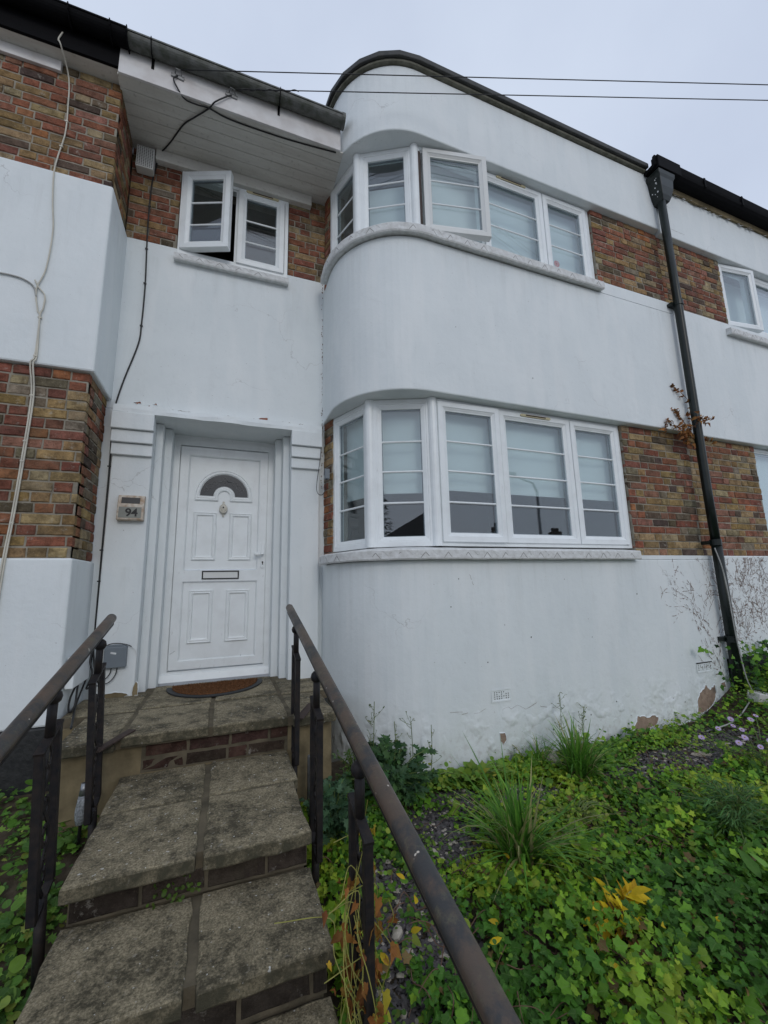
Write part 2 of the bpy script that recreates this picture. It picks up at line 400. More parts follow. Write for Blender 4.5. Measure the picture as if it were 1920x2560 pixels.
# ------------------------------------------------------------------ mesh helpers
class MB:
    def __init__(s):
        s.v = []; s.f = []; s.m = []
    def add(s, v, f, mi=0):
        k = len(s.v)
        s.v += [tuple(p) for p in v]
        s.f += [tuple(i + k for i in q) for q in f]
        s.m += [mi] * len(f)
        return s
    def box(s, x0, x1, y0, y1, z0, z1, mi=0):
        return s.hexa([(x0, y0, z0), (x1, y0, z0), (x1, y1, z0), (x0, y1, z0), (x0, y0, z1), (x1, y0, z1), (x1, y1, z1), (x0, y1, z1)], mi)
    def hexa(s, p, mi=0):
        return s.add(p, [(3, 2, 1, 0), (4, 5, 6, 7), (0, 1, 5, 4), (1, 2, 6, 5), (2, 3, 7, 6), (3, 0, 4, 7)], mi)
    def bar(s, a, b, w, h, up=(0, 0, 1), mi=0):
        a, b = Vector(a), Vector(b)
        d = (b - a).normalized()
        x = d.cross(Vector(up)).normalized() * (w / 2)
        y = x.normalized().cross(d) * (h / 2)
        return s.hexa([a - x - y, a + x - y, a + x + y, a - x + y, b - x - y, b + x - y, b + x + y, b - x + y], mi)
    def tube(s, pts, r, n=8, mi=0, cap=True):
        pts = [Vector(p) for p in pts]
        rs = r if isinstance(r, (list, tuple)) else [r] * len(pts)
        k = len(s.v)
        prev = None
        for i, p in enumerate(pts):
            t = (pts[min(i + 1, len(pts) - 1)] - pts[max(i - 1, 0)]).normalized()
            if prev is None:
                ref = Vector((0, 0, 1)) if abs(t.z) < 0.9 else Vector((1, 0, 0))
                x = t.cross(ref).normalized()
            else:
                x = (prev - t * prev.dot(t)).normalized()
            prev = x
            y = t.cross(x)
            for j in range(n):
                a = 2 * PI * j / n
                s.v.append(tuple(p + (x * math.cos(a) + y * math.sin(a)) * rs[i]))
        for i in range(len(pts) - 1):
            for j in range(n):
                j2 = (j + 1) % n
                s.f.append((k + i * n + j, k + i * n + j2, k + (i + 1) * n + j2, k + (i + 1) * n + j)); s.m.append(mi)
        if cap:
            s.f.append(tuple(k + j for j in range(n))[::-1]); s.m.append(mi)
            e = k + (len(pts) - 1) * n
            s.f.append(tuple(e + j for j in range(n))); s.m.append(mi)
        return s
    def ball(s, c, r, n=10, mi=0, sq=(1, 1, 1)):
        k = len(s.v); c = Vector(c); m_ = n // 2
        for i in range(m_ + 1):
            a = PI * i / m_
            for j in range(n):
                b_ = 2 * PI * j / n
                s.v.append((c.x + r * sq[0] * math.sin(a) * math.cos(b_), c.y + r * sq[1] * math.sin(a) * math.sin(b_), c.z + r * sq[2] * math.cos(a)))
        for i in range(m_):
            for j in range(n):
                j2 = (j + 1) % n
                s.f.append((k + i * n + j, k + (i + 1) * n + j, k + (i + 1) * n + j2, k + i * n + j2)); s.m.append(mi)
        return s
    def loops(s, loops, closed=True, mi=0, cap_last=False, cap_first=False):
        n = len(loops[0]); k = len(s.v)
        for L in loops: s.v += [tuple(p) for p in L]
        for i in range(len(loops) - 1):
            for j in range(n if closed else n - 1):
                j2 = (j + 1) % n
                s.f.append((k + i * n + j, k + i * n + j2, k + (i + 1) * n + j2, k + (i + 1) * n + j)); s.m.append(mi)
        if cap_last:
            s.f.append(tuple(k + (len(loops) - 1) * n + j for j in range(n))); s.m.append(mi)
        if cap_first:
            s.f.append(tuple(k + j for j in range(n))[::-1]); s.m.append(mi)
        return s
    def poly(s, pts2, fn, d0, d1, mi=0):
        """prism of a 2-D polygon: fn(a, b, d) -> point"""
        return s.loops([[fn(a, b, d0) for a, b in pts2], [fn(a, b, d1) for a, b in pts2]], True, mi, True, True)
    def build(s, name, mats, parent=None, smooth=False, bevel=0, fix=True, **props):
        me = bpy.data.meshes.new(name)
        me.from_pydata(s.v, [], s.f)
        mats = mats if isinstance(mats, (list, tuple)) else [mats]
        for m in mats: me.materials.append(m)
        if len(mats) > 1: me.polygons.foreach_set('material_index', s.m)
        if fix:
            bm = bmesh.new(); bm.from_mesh(me)
            bmesh.ops.recalc_face_normals(bm, faces=bm.faces)
            bm.to_mesh(me); bm.free()
        if smooth: me.polygons.foreach_set('use_smooth', [True] * len(me.polygons))
        me.update()
        o = bpy.data.objects.new(name, me)
        COL.objects.link(o)
        if bevel:
            b = o.modifiers.new('bevel', 'BEVEL'); b.width = bevel; b.segments = 2; b.limit_method = 'ANGLE'; b.angle_limit = math.radians(40)
        if parent: adopt(o, parent)
        for k, v in props.items(): o[k] = v
        return o

def world_mat(o):
    m = o.matrix_basis.copy()
    while o.parent:
        m = o.parent.matrix_basis @ o.matrix_parent_inverse @ m if False else (o.parent.matrix_basis @ (o.matrix_parent_inverse @ m))
        o = o.parent
    return m

def adopt(o, p):
    o.parent = p
    o.matrix_parent_inverse = world_mat(p).inverted()

def thing(name, label, cat, loc=(0, 0, 0), group=None):
    o = bpy.data.objects.new(name, None)
    o.empty_display_size = 0.2
    COL.objects.link(o); o.location = loc
    return tag(o, label, cat, group)

def tag(o, label, cat, group=None, kind=None):
    o['label'] = label; o['category'] = cat
    if group: o['group'] = group
    if kind: o['kind'] = kind
    return o

def clone(o, parent=None):
    c = o.copy(); COL.objects.link(c)
    if parent: c.parent = parent
    for ch in [x for x in bpy.data.objects if x.parent == o]: clone(ch, c)
    return c

def catmull(pts, per=8):
    P = [Vector(p) for p in pts]
    P = [P[0] * 2 - P[1]] + P + [P[-1] * 2 - P[-2]]
    out = []
    for i in range(1, len(P) - 2):
        for k in range(per):
            t = k / per
            a, b, c, d = P[i - 1], P[i], P[i + 1], P[i + 2]
            out.append(0.5 * ((2 * b) + (c - a) * t + (2 * a - 5 * b + 4 * c - d) * t * t + (3 * b - a - 3 * c + d) * t ** 3))
    out.append(P[-2])
    return out

# ------------------------------------------------------------------ levels and plan (metres; the lens is at the origin)
YF, YL, YR, YD = 2.85, 3.342, 3.85, 4.171        # bay front, next-door front, recess wall, door plane
XL, XB, XP = -0.953, 0.84, 4.745                 # recess left corner, bay side, party line
BC, BR = (1.53, 3.54), 0.69                      # bay corner centre and radius
Z_SILL0, Z_BAND1, Z_SILL1, Z_BAND2, Z_TOP = 0.21, 1.558, 3.135, 4.12, 4.86
Z_STEP = (-0.80, -1.01, -1.165, -1.33, -1.50)

def gz(x, y):
    z = -1.35 - (2.85 - y) * 0.10
    if x < 0: z = -1.20 - (3.34 - y) * 0.155
    m = max(0.0, min(1.0, (x - 4.15) / 0.7)) * max(0.0, min(1.0, (y - 1.9) / 0.7))
    z += 0.30 * m
    return z + 0.025 * mnoise.noise(Vector((x * 2.2, y * 2.2, 0.3)))

# ------------------------------------------------------------------ ground
def grid_sheet(name, x0, x1, y0, y1, step, fn, mat):
    nx, ny = int((x1 - x0) / step) + 1, int((y1 - y0) / step) + 1
    b = MB()
    for j in range(ny):
        for i in range(nx):
            x, y = x0 + i * step, y0 + j * step
            b.v.append((x, y, fn(x, y)))
    for j in range(ny - 1):
        for i in range(nx - 1):
            k = j * nx + i
            b.f.append((k, k + 1, k + nx + 1, k + nx)); b.m.append(0)
    o = b.build(name, mat, smooth=True, fix=False)
    o['kind'] = 'structure'
    return o
g = MB().box(-120, 120, -120, 120, -2.3, -1.95).build('ground', M['concrete']); g['kind'] = 'structure'  # out of view; coloured pale to throw light up at soffit and walls
grid_sheet('garden_soil', -7, -0.46, -2.2, 4.0, 0.09, gz, M['soil'])
grid_sheet('garden_soil', 0.36, 9, -2.2, 3.3, 0.09, gz, M['soil'])

# ------------------------------------------------------------------ houses: roots
house = thing('terraced_house', 'white rendered house with a curved bay and a white front door numbered 94', 'house', (1.9, 4.2, -1.35), 'terraced houses in the row')
house_l = thing('terraced_house', 'neighbouring white and brick house under the black gutter, beside the front steps', 'house', (-3, 4.2, -1.3), 'terraced houses in the row')
house_r = thing('terraced_house', 'neighbouring white house beyond the black downpipe with peeling paint below its gutter', 'house', (7.5, 4.2, -1.1), 'terraced houses in the row')

def bay_path(off, x_end=XP, y_back=3.9, n=18):
    pts = [(XB - off, y_back)]
    for i in range(n + 1):
        a = PI - i / n * PI / 2
        pts.append((BC[0] + (BR + off) * math.cos(a), BC[1] - (BR + off) * math.sin(a)))
    pts.append((x_end, YF - off))
    return pts

def sweep_band(name, z0, z1, mat, thick=0.24, off=0.0, x_end=XP, parent=house, n=18, y_back=3.9, sub=1, rough=0.0, bevel=0.012):
    """wall band along the bay plan: outer face at off, inner face at off - thick"""
    P0, P1 = bay_path(off, x_end, y_back, n), bay_path(off - thick, x_end, y_back, n)
    loops = []
    for (a, b) in zip(P0, P1):
        loops.append([(a[0], a[1], z0), (a[0], a[1], z1), (b[0], b[1], z1), (b[0], b[1], z0)])
    m = MB(); m.loops(loops, True, 0, True, True)
    return m.build(name, mat, parent, bevel=bevel)

lo = sweep_band('rendered_wall', -1.75, 0.17, M['stucco_low'])
mid = sweep_band('rendered_wall', Z_BAND1, 3.0, M['stucco'])
up = sweep_band('rendered_wall', Z_BAND2, Z_TOP, M['stucco'], x_end=XP - 0.02)
# the strip of wall under each brick panel, right of the sills
MB().box(3.68, XP, YF, YF + 0.16, 0.17, Z_SILL0).build('rendered_wall', M['stucco_low'], house)
MB().box(3.62, XP, YF, YF + 0.16, 3.0, Z_SILL1).build('rendered_wall', M['stucco'], house)
# parapet coping: grey lip below, felted edge above, laid in straight lengths round the curve
def coping(name, off0, off1, z0, z1, mat, n=5):
    P0, P1 = bay_path(off0, XP - 0.15, 5.2, n), bay_path(off1, XP - 0.15, 5.2, n)
    m = MB(); m.loops([[(a[0], a[1], z0), (a[0], a[1], z1), (b[0], b[1], z1), (b[0], b[1], z0)] for a, b in zip(P0, P1)], True, 0, True, True)
    return m.build(name, mat, house, bevel=0.008)
coping('parapet_lip', 0.035, -0.2, Z_TOP, Z_TOP + 0.03, M['lip'], 14)
coping('parapet_coping', 0.065, -0.3, Z_TOP + 0.028, Z_TOP + 0.088, M['felt'], 6)
MB().box(1.3, XP, 3.3, 9, Z_TOP - 0.3, Z_TOP - 0.15).build('flat_roof', M['felt'], house)  # unseen flat roof, added to close the rooms against light leaks
MB().box(XP, 9, 2.95, 9, Z_TOP - 0.2, Z_TOP - 0.05).build('flat_roof', M['felt'], house_r)
MB().hexa([(-6, 3.3, 4.36), (XB, 3.3, 4.36), (XB, 7, 6.6), (-6, 7, 6.6), (-6, 3.3, 4.42), (XB, 3.3, 4.42), (XB, 7, 6.7), (-6, 7, 6.7)]).build('roof', M['tile'], house_l)  # unseen roof slope, added to keep light from leaking into the rooms

# recess walls round the door
b = MB()
b.box(XL - 0.05, XB + 0.05, YR, YR + 0.2, 1.49, Z_SILL1)
b.box(XL - 0.05, -0.70, YR, YR + 0.4, -0.95, 1.49)
b.box(0.70, XB + 0.05, YR, YR + 0.4, -0.95, 1.49)
b.build('recess_wall', M['stucco'], house, bevel=0.006)
MB().box(-6, XL - 0.06, YL + 0.12, YR + 0.6, -0.8, 4.14).build('wall_core', M['mortar'], house_l)
MB().box(XL - 0.055, -0.76, YR + 0.12, YR + 0.5, 3.0, 4.14).build('wall_core', M['mortar'], house)
# house next door: left front and its return into the recess
b = MB()
b.box(-6, XL, YL, YR + 0.1, Z_BAND1, Z_SILL1)
b.build('rendered_wall', M['stucco'], house_l, bevel=0.014)
b = MB()
b.hexa([(-6, YL + 0.0, -0.84), (XL - 0.005, YL, -0.84), (XL - 0.005, YR + 0.1, -0.84), (-6, YR + .1, -0.84),
        (-6, YL + 0.005, Z_SILL0), (XL - 0.012, YL + 0.005, Z_SILL0), (XL - 0.012, YR + 0.1, Z_SILL0), (-6, YR + .1, Z_SILL0)])
b.build('rendered_wall', M['stucco'], house_l, bevel=0.014)
MB().box(-6, XL + 0.004, YL - 0.008, YR - 0.01, -1.75, -0.842).build('plinth', M['black_tar'], house_l, bevel=0.01)
# house next door: right front
MB().box(XP + 0.012, 11, YF + 0.012, YF + 0.22, -0.83, Z_SILL0).build('rendered_wall', M['stucco_low'], house_r, bevel=0.012)
MB().box(XP + 0.012, 11, YF + 0.012, YF + 0.22, Z_BAND1 - 0.01, Z_SILL1 - 0.02).build('rendered_wall', M['stucco'], house_r, bevel=0.012)
MB().box(XP + 0.012, 11, YF + 0.012, YF + 0.22, Z_BAND2 - 0.02, Z_TOP - 0.09).build('rendered_wall', M['stucco'], house_r, bevel=0.012)
MB().box(XP + 0.012, 11, YF - 0.005, YF + 0.2, -1.75, -0.832).build('plinth', M['black_tar'], house_r)

# ------------------------------------------------------------------ bricks, one object each
def brick_protos():
    out = []
    for L in (0.215, 0.1025):
        row = []
        for k in range(7):
            h, d = 0.0645, 0.05
            nx = 5 if L > 0.2 else 3
            rnd = lambda s: (random.random() - 0.5) * s
            m = MB()
            # back ring, shoulder ring, face ring, face grid
            def ring(ins, y, jit):
                P = []
                for i in range(nx): P.append((-L / 2 + ins + (L - 2 * ins) * i / (nx - 1), -h / 2 + ins))
                P.append((L / 2 - ins, 0))
                for i in range(nx): P.append((L / 2 - ins - (L - 2 * ins) * i / (nx - 1), h / 2 - ins))
                P.append((-L / 2 + ins, 0))
                return [(a + rnd(jit), y + rnd(jit), c + rnd(jit)) for a, c in P]
            R = [ring(0, d, 0), ring(0, 0.005, 0.003), ring(0.005, 0.0, 0.004)]
            m.loops(R, True)
            k0 = len(m.v) - len(R[2])
            nr = len(R[2])
            c0 = len(m.v)
            for i in range(nx): m.v.append((-L / 2 + 0.006 + (L - 0.012) * i / (nx - 1) * 0.9 + 0.05 * L, rnd(0.004), rnd(0.012)))
            for i in range(nx - 1):
                m.f.append((k0 + i, k0 + i + 1, c0 + i + 1, c0 + i)); m.m.append(0)
                t0, t1 = k0 + nx + 1 + (nx - 1 - i), k0 + nx + 1 + (nx - 2 - i)
                m.f.append((c0 + i, c0 + i + 1, t1, t0)); m.m.append(0)
            m.f.append((k0 + nx - 1, k0 + nx, k0 + nx + 1, c0 + nx - 1)); m.m.append(0)
            m.f.append((k0 + 2 * nx + 1, k0, c0, k0 + 2 * nx)); m.m.append(0)
            o = m.build('brick', M['brick'])
            row.append(o.data)
            bpy.data.objects.remove(o)
        out.append(row)
    return out
PROTO = brick_protos()
PAL = {'red': [(0.40, 0.145, 0.095), (0.35, 0.125, 0.09), (0.43, 0.16, 0.095), (0.31, 0.12, 0.095), (0.42, 0.20, 0.15)],
       'orange': [(0.50, 0.195, 0.08), (0.46, 0.20, 0.10)],
       'yellow': [(0.50, 0.345, 0.16), (0.43, 0.305, 0.155), (0.55, 0.41, 0.22), (0.40, 0.27, 0.115), (0.52, 0.42, 0.265)],
       'dark': [(0.135, 0.11, 0.085), (0.125, 0.092, 0.085), (0.17, 0.14, 0.095)],
       'grey': [(0.36, 0.33, 0.26), (0.29, 0.255, 0.18)]}
def brick_colour(w):
    k = random.choices(list(w), list(w.values()))[0]
    c = random.choice(PAL[k]); s = random.uniform(0.74, 1.08)
    mean = (0.30, 0.20, 0.12); t = random.uniform(0.06, 0.32)
    c = [a + (b_ - a) * t for a, b_ in zip(c, mean)]
    return (c[0] * s * .84, c[1] * s * random.uniform(0.94, 1.06) * .84, c[2] * s * .84, 1)
MIX_A = {'red': 48, 'orange': 4, 'yellow': 32, 'dark': 8, 'grey': 10}
MIX_B = {'red': 43, 'orange': 2, 'yellow': 38, 'dark': 10, 'grey': 7}

def brick_panel(parent, p0, p1, z0, z1, mixw, normal, shade=1.0, lift=0.007, backing=True, inset=(0.0, 0.0)):
    """courses of brick between plan points p0 -> p1 (left to right seen from outside); faces stand on the line, mortar behind"""
    p0, p1 = Vector((*p0, 0)), Vector((*p1, 0)); nrm = Vector((*normal, 0)).normalized()
    d = (p1 - p0); W = d.length; d.normalize()
    ang = math.atan2(d.y, d.x)
    rows = max(1, round((z1 - z0) / 0.075)); ch = (z1 - z0) / rows
    if backing:
        a, c = p0 - nrm * lift + d * inset[0], p1 - nrm * lift - d * inset[1]
        a2, c2 = a - nrm * 0.16, c - nrm * 0.16
        MB().hexa([(a.x, a.y, z0), (c.x, c.y, z0), (c2.x, c2.y, z0), (a2.x, a2.y, z0), (a.x, a.y, z1), (c.x, c.y, z1), (c2.x, c2.y, z1), (a2.x, a2.y, z1)]).build('mortar_bed', M['mortar'], parent)
    pin = world_mat(parent).inverted()
    for r in range(rows):
        z = z0 + (r + 0.5) * ch
        x = -random.uniform(0.0, 0.16) if r % 2 else -random.uniform(0, 0.06)
        head = bool(r % 2)
        while x < W - 0.02:
            head = (not head) if random.random() < 0.82 else head
            L = 0.1025 if head else 0.215
            a, c = max(x, 0.0), min(x + L, W)
            if c - a > 0.025:
                me = random.choice(PROTO[1 if L < 0.2 else 0])
                o = bpy.data.objects.new('brick', me)
                q = p0 + d * ((a + c) / 2) + nrm * random.uniform(-0.0035, 0.003)
                o.location = (q.x, q.y, z)
                o.rotation_euler = (random.uniform(-.008, .008), random.uniform(-.012, .012), ang + random.uniform(-.008, .008))
                o.scale = ((c - a) / L, 1, ch / 0.075 * random.uniform(0.97, 1.02))
                col = brick_colour(mixw)
                o.color = (col[0] * shade, col[1] * shade, col[2] * shade, 1)
                COL.objects.link(o)
                o.parent = parent; o.matrix_parent_inverse = pin
            x += L + 0.0105

yb = YF + 0.07
brick_panel(house, (3.755, yb), (XP, yb), Z_SILL0, Z_BAND1, MIX_B, (0, -1))
brick_panel(house, (3.69, yb), (XP, yb), Z_SILL1, Z_BAND2, MIX_B, (0, -1))
brick_panel(house, (XL - 0.018, YR + 0.005), (-0.555, YR + 0.005), Z_SILL1, 4.10, MIX_A, (0, -1))
brick_panel(house, (0.475, YR + 0.005), (XB + 0.03, YR + 0.005), Z_SILL1, 4.10, MIX_A, (0, -1))
MB().box(-0.56, 0.48, YR + 0.02, YR + 0.2, 3.98, 4.12).build('window_head', M['mortar'], house)
brick_panel(house, (XB + 0.012, YR - 0.01), (XB + 0.052, 3.675), Z_SILL0, Z_BAND1, MIX_A, (-1, -0.25))
brick_panel(house, (XB + 0.012, YR - 0.01), (XB + 0.045, 3.70), Z_SILL1 - 0.1, Z_BAND2, MIX_A, (-1, -0.25))
brick_panel(house_l, (-2.6, YL + 0.03), (XL - 0.02, YL + 0.03), Z_SILL1, 4.15, MIX_A, (0, -1), inset=(0, .007))
brick_panel(house_l, (XL - 0.02, YL + 0.082), (XL - 0.02, YR - 0.005), Z_SILL1, 4.15, MIX_A, (1, 0), inset=(-.03, 0))
brick_panel(house_l, (-2.2, YL + 0.035), (XL - 0.032, YL + 0.035), Z_SILL0, Z_BAND1, MIX_A, (0, -1), inset=(0, .007))
brick_panel(house_l, (XL - 0.032, YL + 0.088), (XL - 0.032, YR - 0.005), Z_SILL0, Z_BAND1, MIX_A, (1, 0), inset=(-.03, 0))
brick_panel(house_r, (XP + 0.005, yb + 0.005), (5.965, yb + 0.005), Z_SILL0, Z_BAND1 - 0.01, MIX_B, (0, -1))
brick_panel(house_r, (XP + 0.005, yb + 0.005), (5.91, yb + 0.005), Z_SILL1 - 0.02, Z_BAND2 - 0.02, MIX_B, (0, -1))

# ------------------------------------------------------------------ eaves over the recess
Z_SOF, Y_FAS = 4.105, 3.235
ys = np.linspace(Y_FAS + 0.016, YR + 0.02, 7)
for i in range(6):
    MB().box(XL - 0.03, XB + 0.06, ys[i] + 0.0015, ys[i + 1] - 0.0015, Z_SOF + random.uniform(0, .002), Z_SOF + 0.018).build('soffit_board', M['boards'], house, bevel=0.003)
MB().box(XL - 0.02, XB + 0.02, ys[0], YR, Z_SOF + 0.019, Z_SOF + 0.03).build('soffit_batten', M['dark'], house)
MB().box(XL - 0.02, XB + 0.03, Y_FAS - 0.004, Y_FAS + 0.017, Z_SOF - 0.003, 4.405).build('fascia_board', M['fascia'], house, bevel=0.003)
MB().box(-0.775, 0.70, 3.795, YR + 0.01, 3.985, Z_SOF - 0.002).build('lintel_board', M['boards'], house, bevel=0.004)
def half_round(name, x0, x1, yc, zc, r, mat, parent):
    prof = []
    for i in range(13):
        a = PI + PI * i / 12
        prof.append((yc + r * math.cos(a), zc + r * math.sin(a)))
    inn = [(yc + (r - .006) * math.cos(PI + PI * i / 12), zc + (r - .006) * math.sin(PI + PI * i / 12)) for i in range(12, -1, -1)]
    lip = [(yc - r - .006, zc - .004), (yc - r - .006, zc + .01)]
    P = lip[::-1] + prof + inn
    m = MB(); m.loops([[(x0, a, c) for a, c in P], [(x1, a, c) for a, c in P]], True, 0, True, True)
    return m.build(name, mat, parent, smooth=False)
YG, ZG, RG = 3.172, 4.372, 0.062
gut = half_round('gutter', -0.905, 0.885, YG, ZG, RG, M['gutter'], house)
MB().tube([(0.862, YG, ZG - .003), (0.89, YG, ZG - .003)], RG + .006, 16).build('gutter_end_cap', M['gutter'], gut)
for gx in (-0.735, 0.285):
    m = MB(); pts = [(gx, YG + (RG + .005) * math.cos(PI * 0.95 + PI * 1.05 * i / 10), ZG + (RG + .005) * math.sin(PI * .95 + PI * 1.05 * i / 10)) for i in range(11)]
    for a, c in zip(pts, pts[1:]): m.bar(a, c, 0.022, 0.006, up=(1, 0, 0))
    m.bar((gx, Y_FAS - .007, ZG - .02), (gx, Y_FAS - .007, ZG - .13), 0.02, 0.005, up=(0, 1, 0))
    m.build('gutter_bracket', M['gutter_black'], gut)
gut_l = half_round('gutter', -5, -0.905, YG, ZG + .004, RG + .008, M['gutter_black'], house_l)
for gx in (-0.905, -1.02, -1.29):
    m = MB(); pts = [(gx, YG + (RG + .014) * math.cos(PI * 0.95 + PI * 1.05 * i / 10), ZG + (RG + .014) * math.sin(PI * .95 + PI * 1.05 * i / 10)) for i in range(11)]
    for a, c in zip(pts, pts[1:]): m.bar(a, c, 0.028, 0.007, up=(1, 0, 0))
    m.build('gutter_bracket', M['gutter_black'], gut_l)
MB().box(-5, XL - 0.022, Y_FAS - 0.004, Y_FAS + 0.02, 4.148, 4.42).build('fascia_board', M['gutter_black'], house_l)
MB().box(-5, XL - 0.022, Y_FAS + 0.021, YL + 0.045, 4.15, 4.168).build('soffit_board', M['boards'], house_l)
MB().box(-3, -1.384, YL + 0.002, YL + 0.03, 4.055, 4.148).build('frieze_board', M['fascia'], house_l, bevel=0.003)

# ------------------------------------------------------------------ uPVC windows
class Frame:
    """local plan frame: u along the window, d outward, z up"""
    def __init__(s, p0, p1):
        s.o = Vector((*p0, 0)); e = Vector((*p1, 0)) - s.o
        s.w = e.length; s.t = e.normalized(); s.n = Vector((s.t.y, -s.t.x, 0))
    def P(s, u, d, z): return s.o + s.t * u + s.n * d + Vector((0, 0, z))
    def turned(s, u, ang):
        f = Frame.__new__(Frame)
        f.o = s.o + s.t * u; R = Matrix.Rotation(ang, 3, 'Z')
        f.t = R @ s.t; f.n = R @ s.n; f.w = 0
        f.o = f.o - f.t * u
        return f
def rect_rings(F, u0, u1, z0, z1, prof):
    return [[F.P(u0 + i, d, z0 + i), F.P(u1 - i, d, z0 + i), F.P(u1 - i, d, z1 - i), F.P(u0 + i, d, z1 - i)] for i, d in prof]
SASH = [(0.078, -0.045), (0, -0.045), (0, 0.014), (0.003, 0.018), (0.046, 0.018), (0.050, 0.013), (0.070, 0.002), (0.078, 0.0), (0.078, -0.045)]
FRAME = [(0.05, -0.07), (0, -0.07), (0, -0.003), (0.003, 0.0), (0.034, 0.0), (0.038, -0.012), (0.05, -0.014), (0.05, -0.07)]
FIXED = [(0.085, -0.07), (0, -0.07), (0, -0.003), (0.003, 0.0), (0.042, 0.0), (0.045, -0.006), (0.055, -0.006), (0.078, -0.016), (0.085, -0.02), (0.085, -0.07)]
def glazing(F, u0, u1, z0, z1, bars, parent, d=-0.012, glass=None):
    m = MB(); m.hexa([F.P(u0, d - .02, z0), F.P(u1, d - .02, z0), F.P(u1, d, z0), F.P(u0, d, z0), F.P(u0, d - .02, z1), F.P(u1, d - .02, z1), F.P(u1, d, z1), F.P(u0, d, z1)])
    m.build('pane', glass or M['glass'], parent)
    for zb in bars:
        m = MB()
        pr = [(-0.009, 0.0), (-0.006, 0.006), (0.0, 0.0085), (0.006, 0.006), (0.009, 0.0)]
        m.loops([[F.P(u0, d + .001 + q, zb + p) for p, q in pr], [F.P(u1, d + .001 + q, zb + p) for p, q in pr]], True, 0, True, True)
        m.build('glazing_bar', M['upvc'], parent)
    # grey spacer round the sealed unit
    m = MB(); m.loops(rect_rings(F, u0, u1, z0, z1, [(0, d - .006), (0.012, d - .008), (0.012, d - .022), (0, d - .024)]))
    m.build('spacer', M['grey_plastic'], parent)
def sash(F, u0, u1, z0, z1, bars, parent, ang=0.0, mat=None):
    """opening light hinged on its left edge; ang turns the free edge outward"""
    G = F.turned(u0, -ang)
    m = MB(); m.loops(rect_rings(G, u0, u1, z0, z1, SASH))
    s_ = m.build('sash', mat or M['upvc'], parent)
    glazing(G, u0 + 0.074, u1 - 0.074, z0 + 0.074, z1 - 0.074, bars, s_)
    return s_
def frame_obj(F, u0, u1, z0, z1, mull, house_, prof=FRAME, mat=None):
    m = MB(); m.loops(rect_rings(F, u0, u1, z0, z1, prof))
    for a, c in mull:
        m.hexa([F.P(a, -.07, z0 + .04), F.P(c, -.07, z0 + .04), F.P(c, -.004, z0 + .04), F.P(a, -.004, z0 + .04), F.P(a, -.07, z1 - .04), F.P(c, -.07, z1 - .04), F.P(c, -.004, z1 - .04), F.P(a, -.004, z1 - .04)])
    return m.build('window', mat or M['upvc'], house_)
def vent(F, u0, u1, z, parent):
    m = MB()
    r = 0.011
    m.poly([(u0, z - r), (u1, z - r), (u1 + .012, z), (u1, z + r), (u0, z + r), (u0 - .012, z)], lambda a, c, d: F.P(a, d, c), 0.017, 0.028)
    o = m.build('trickle_vent', M['cream'], parent)
    m = MB(); m.hexa([F.P(u0 + .05, .02, z - r - .002), F.P(u1 - .05, .02, z - r - .002), F.P(u1 - .05, .03, z - r * .2), F.P(u0 + .05, .03, z - r * .2), F.P(u0 + .05, .02, z + r * .7), F.P(u1 - .05, .02, z + r * .7), F.P(u1 - .05, .03, z + r * .7), F.P(u0 + .05, .03, z + r * .7)])
    return o, m
def post(F0, z0, z1, pt, parent, offs=(-0.05, -0.02, 0.02, 0.05)):
    m = MB()
    m.tube([(pt[0], pt[1], z0), (pt[0], pt[1], z1)], 0.042, 14)
    o = m.build('corner_post', M['upvc'], parent, smooth=False)
    return o

ZW0, ZW1 = 0.285, 1.556
LB = (1.181, 0.919, 0.652)
FL = Frame((1.605, 2.952), (3.748, 2.952))
w = frame_obj(FL, 0, FL.w, ZW0, ZW1, [(0.628, 0.662), (1.455, 1.49)], house)
s1 = sash(FL, 0.028, 0.640, 0.317, 1.528, LB, w, math.radians(1.6))
s2 = sash(FL, 0.650, 1.470, 0.317, 1.528, LB, w)
s3 = sash(FL, 1.478, 2.098, 0.317, 1.528, LB, w)
o, m = vent(FL, 0.895, 1.225, 1.507, w); m.build('vent_slot', M['rust'], w)
m = MB().bar(FL.P(0.575, 0.022, 0.83), FL.P(0.585, 0.03, 0.70), 0.014, 0.008, up=FL.n); 
F1 = Frame((0.90, 3.695), (1.092, 3.205)); F2 = Frame((1.112, 3.165), (1.580, 2.968))
for F in (F1, F2):
    w_ = frame_obj(F, 0, F.w, ZW0, ZW1, [], house, FIXED)
    glazing(F, 0.08, F.w - 0.08, ZW0 + 0.08, ZW1 - 0.08, LB, w_, d=-0.03)
post(None, ZW0, ZW1, (1.108, 3.195), house); post(None, ZW0, ZW1, (1.598, 2.975), house)
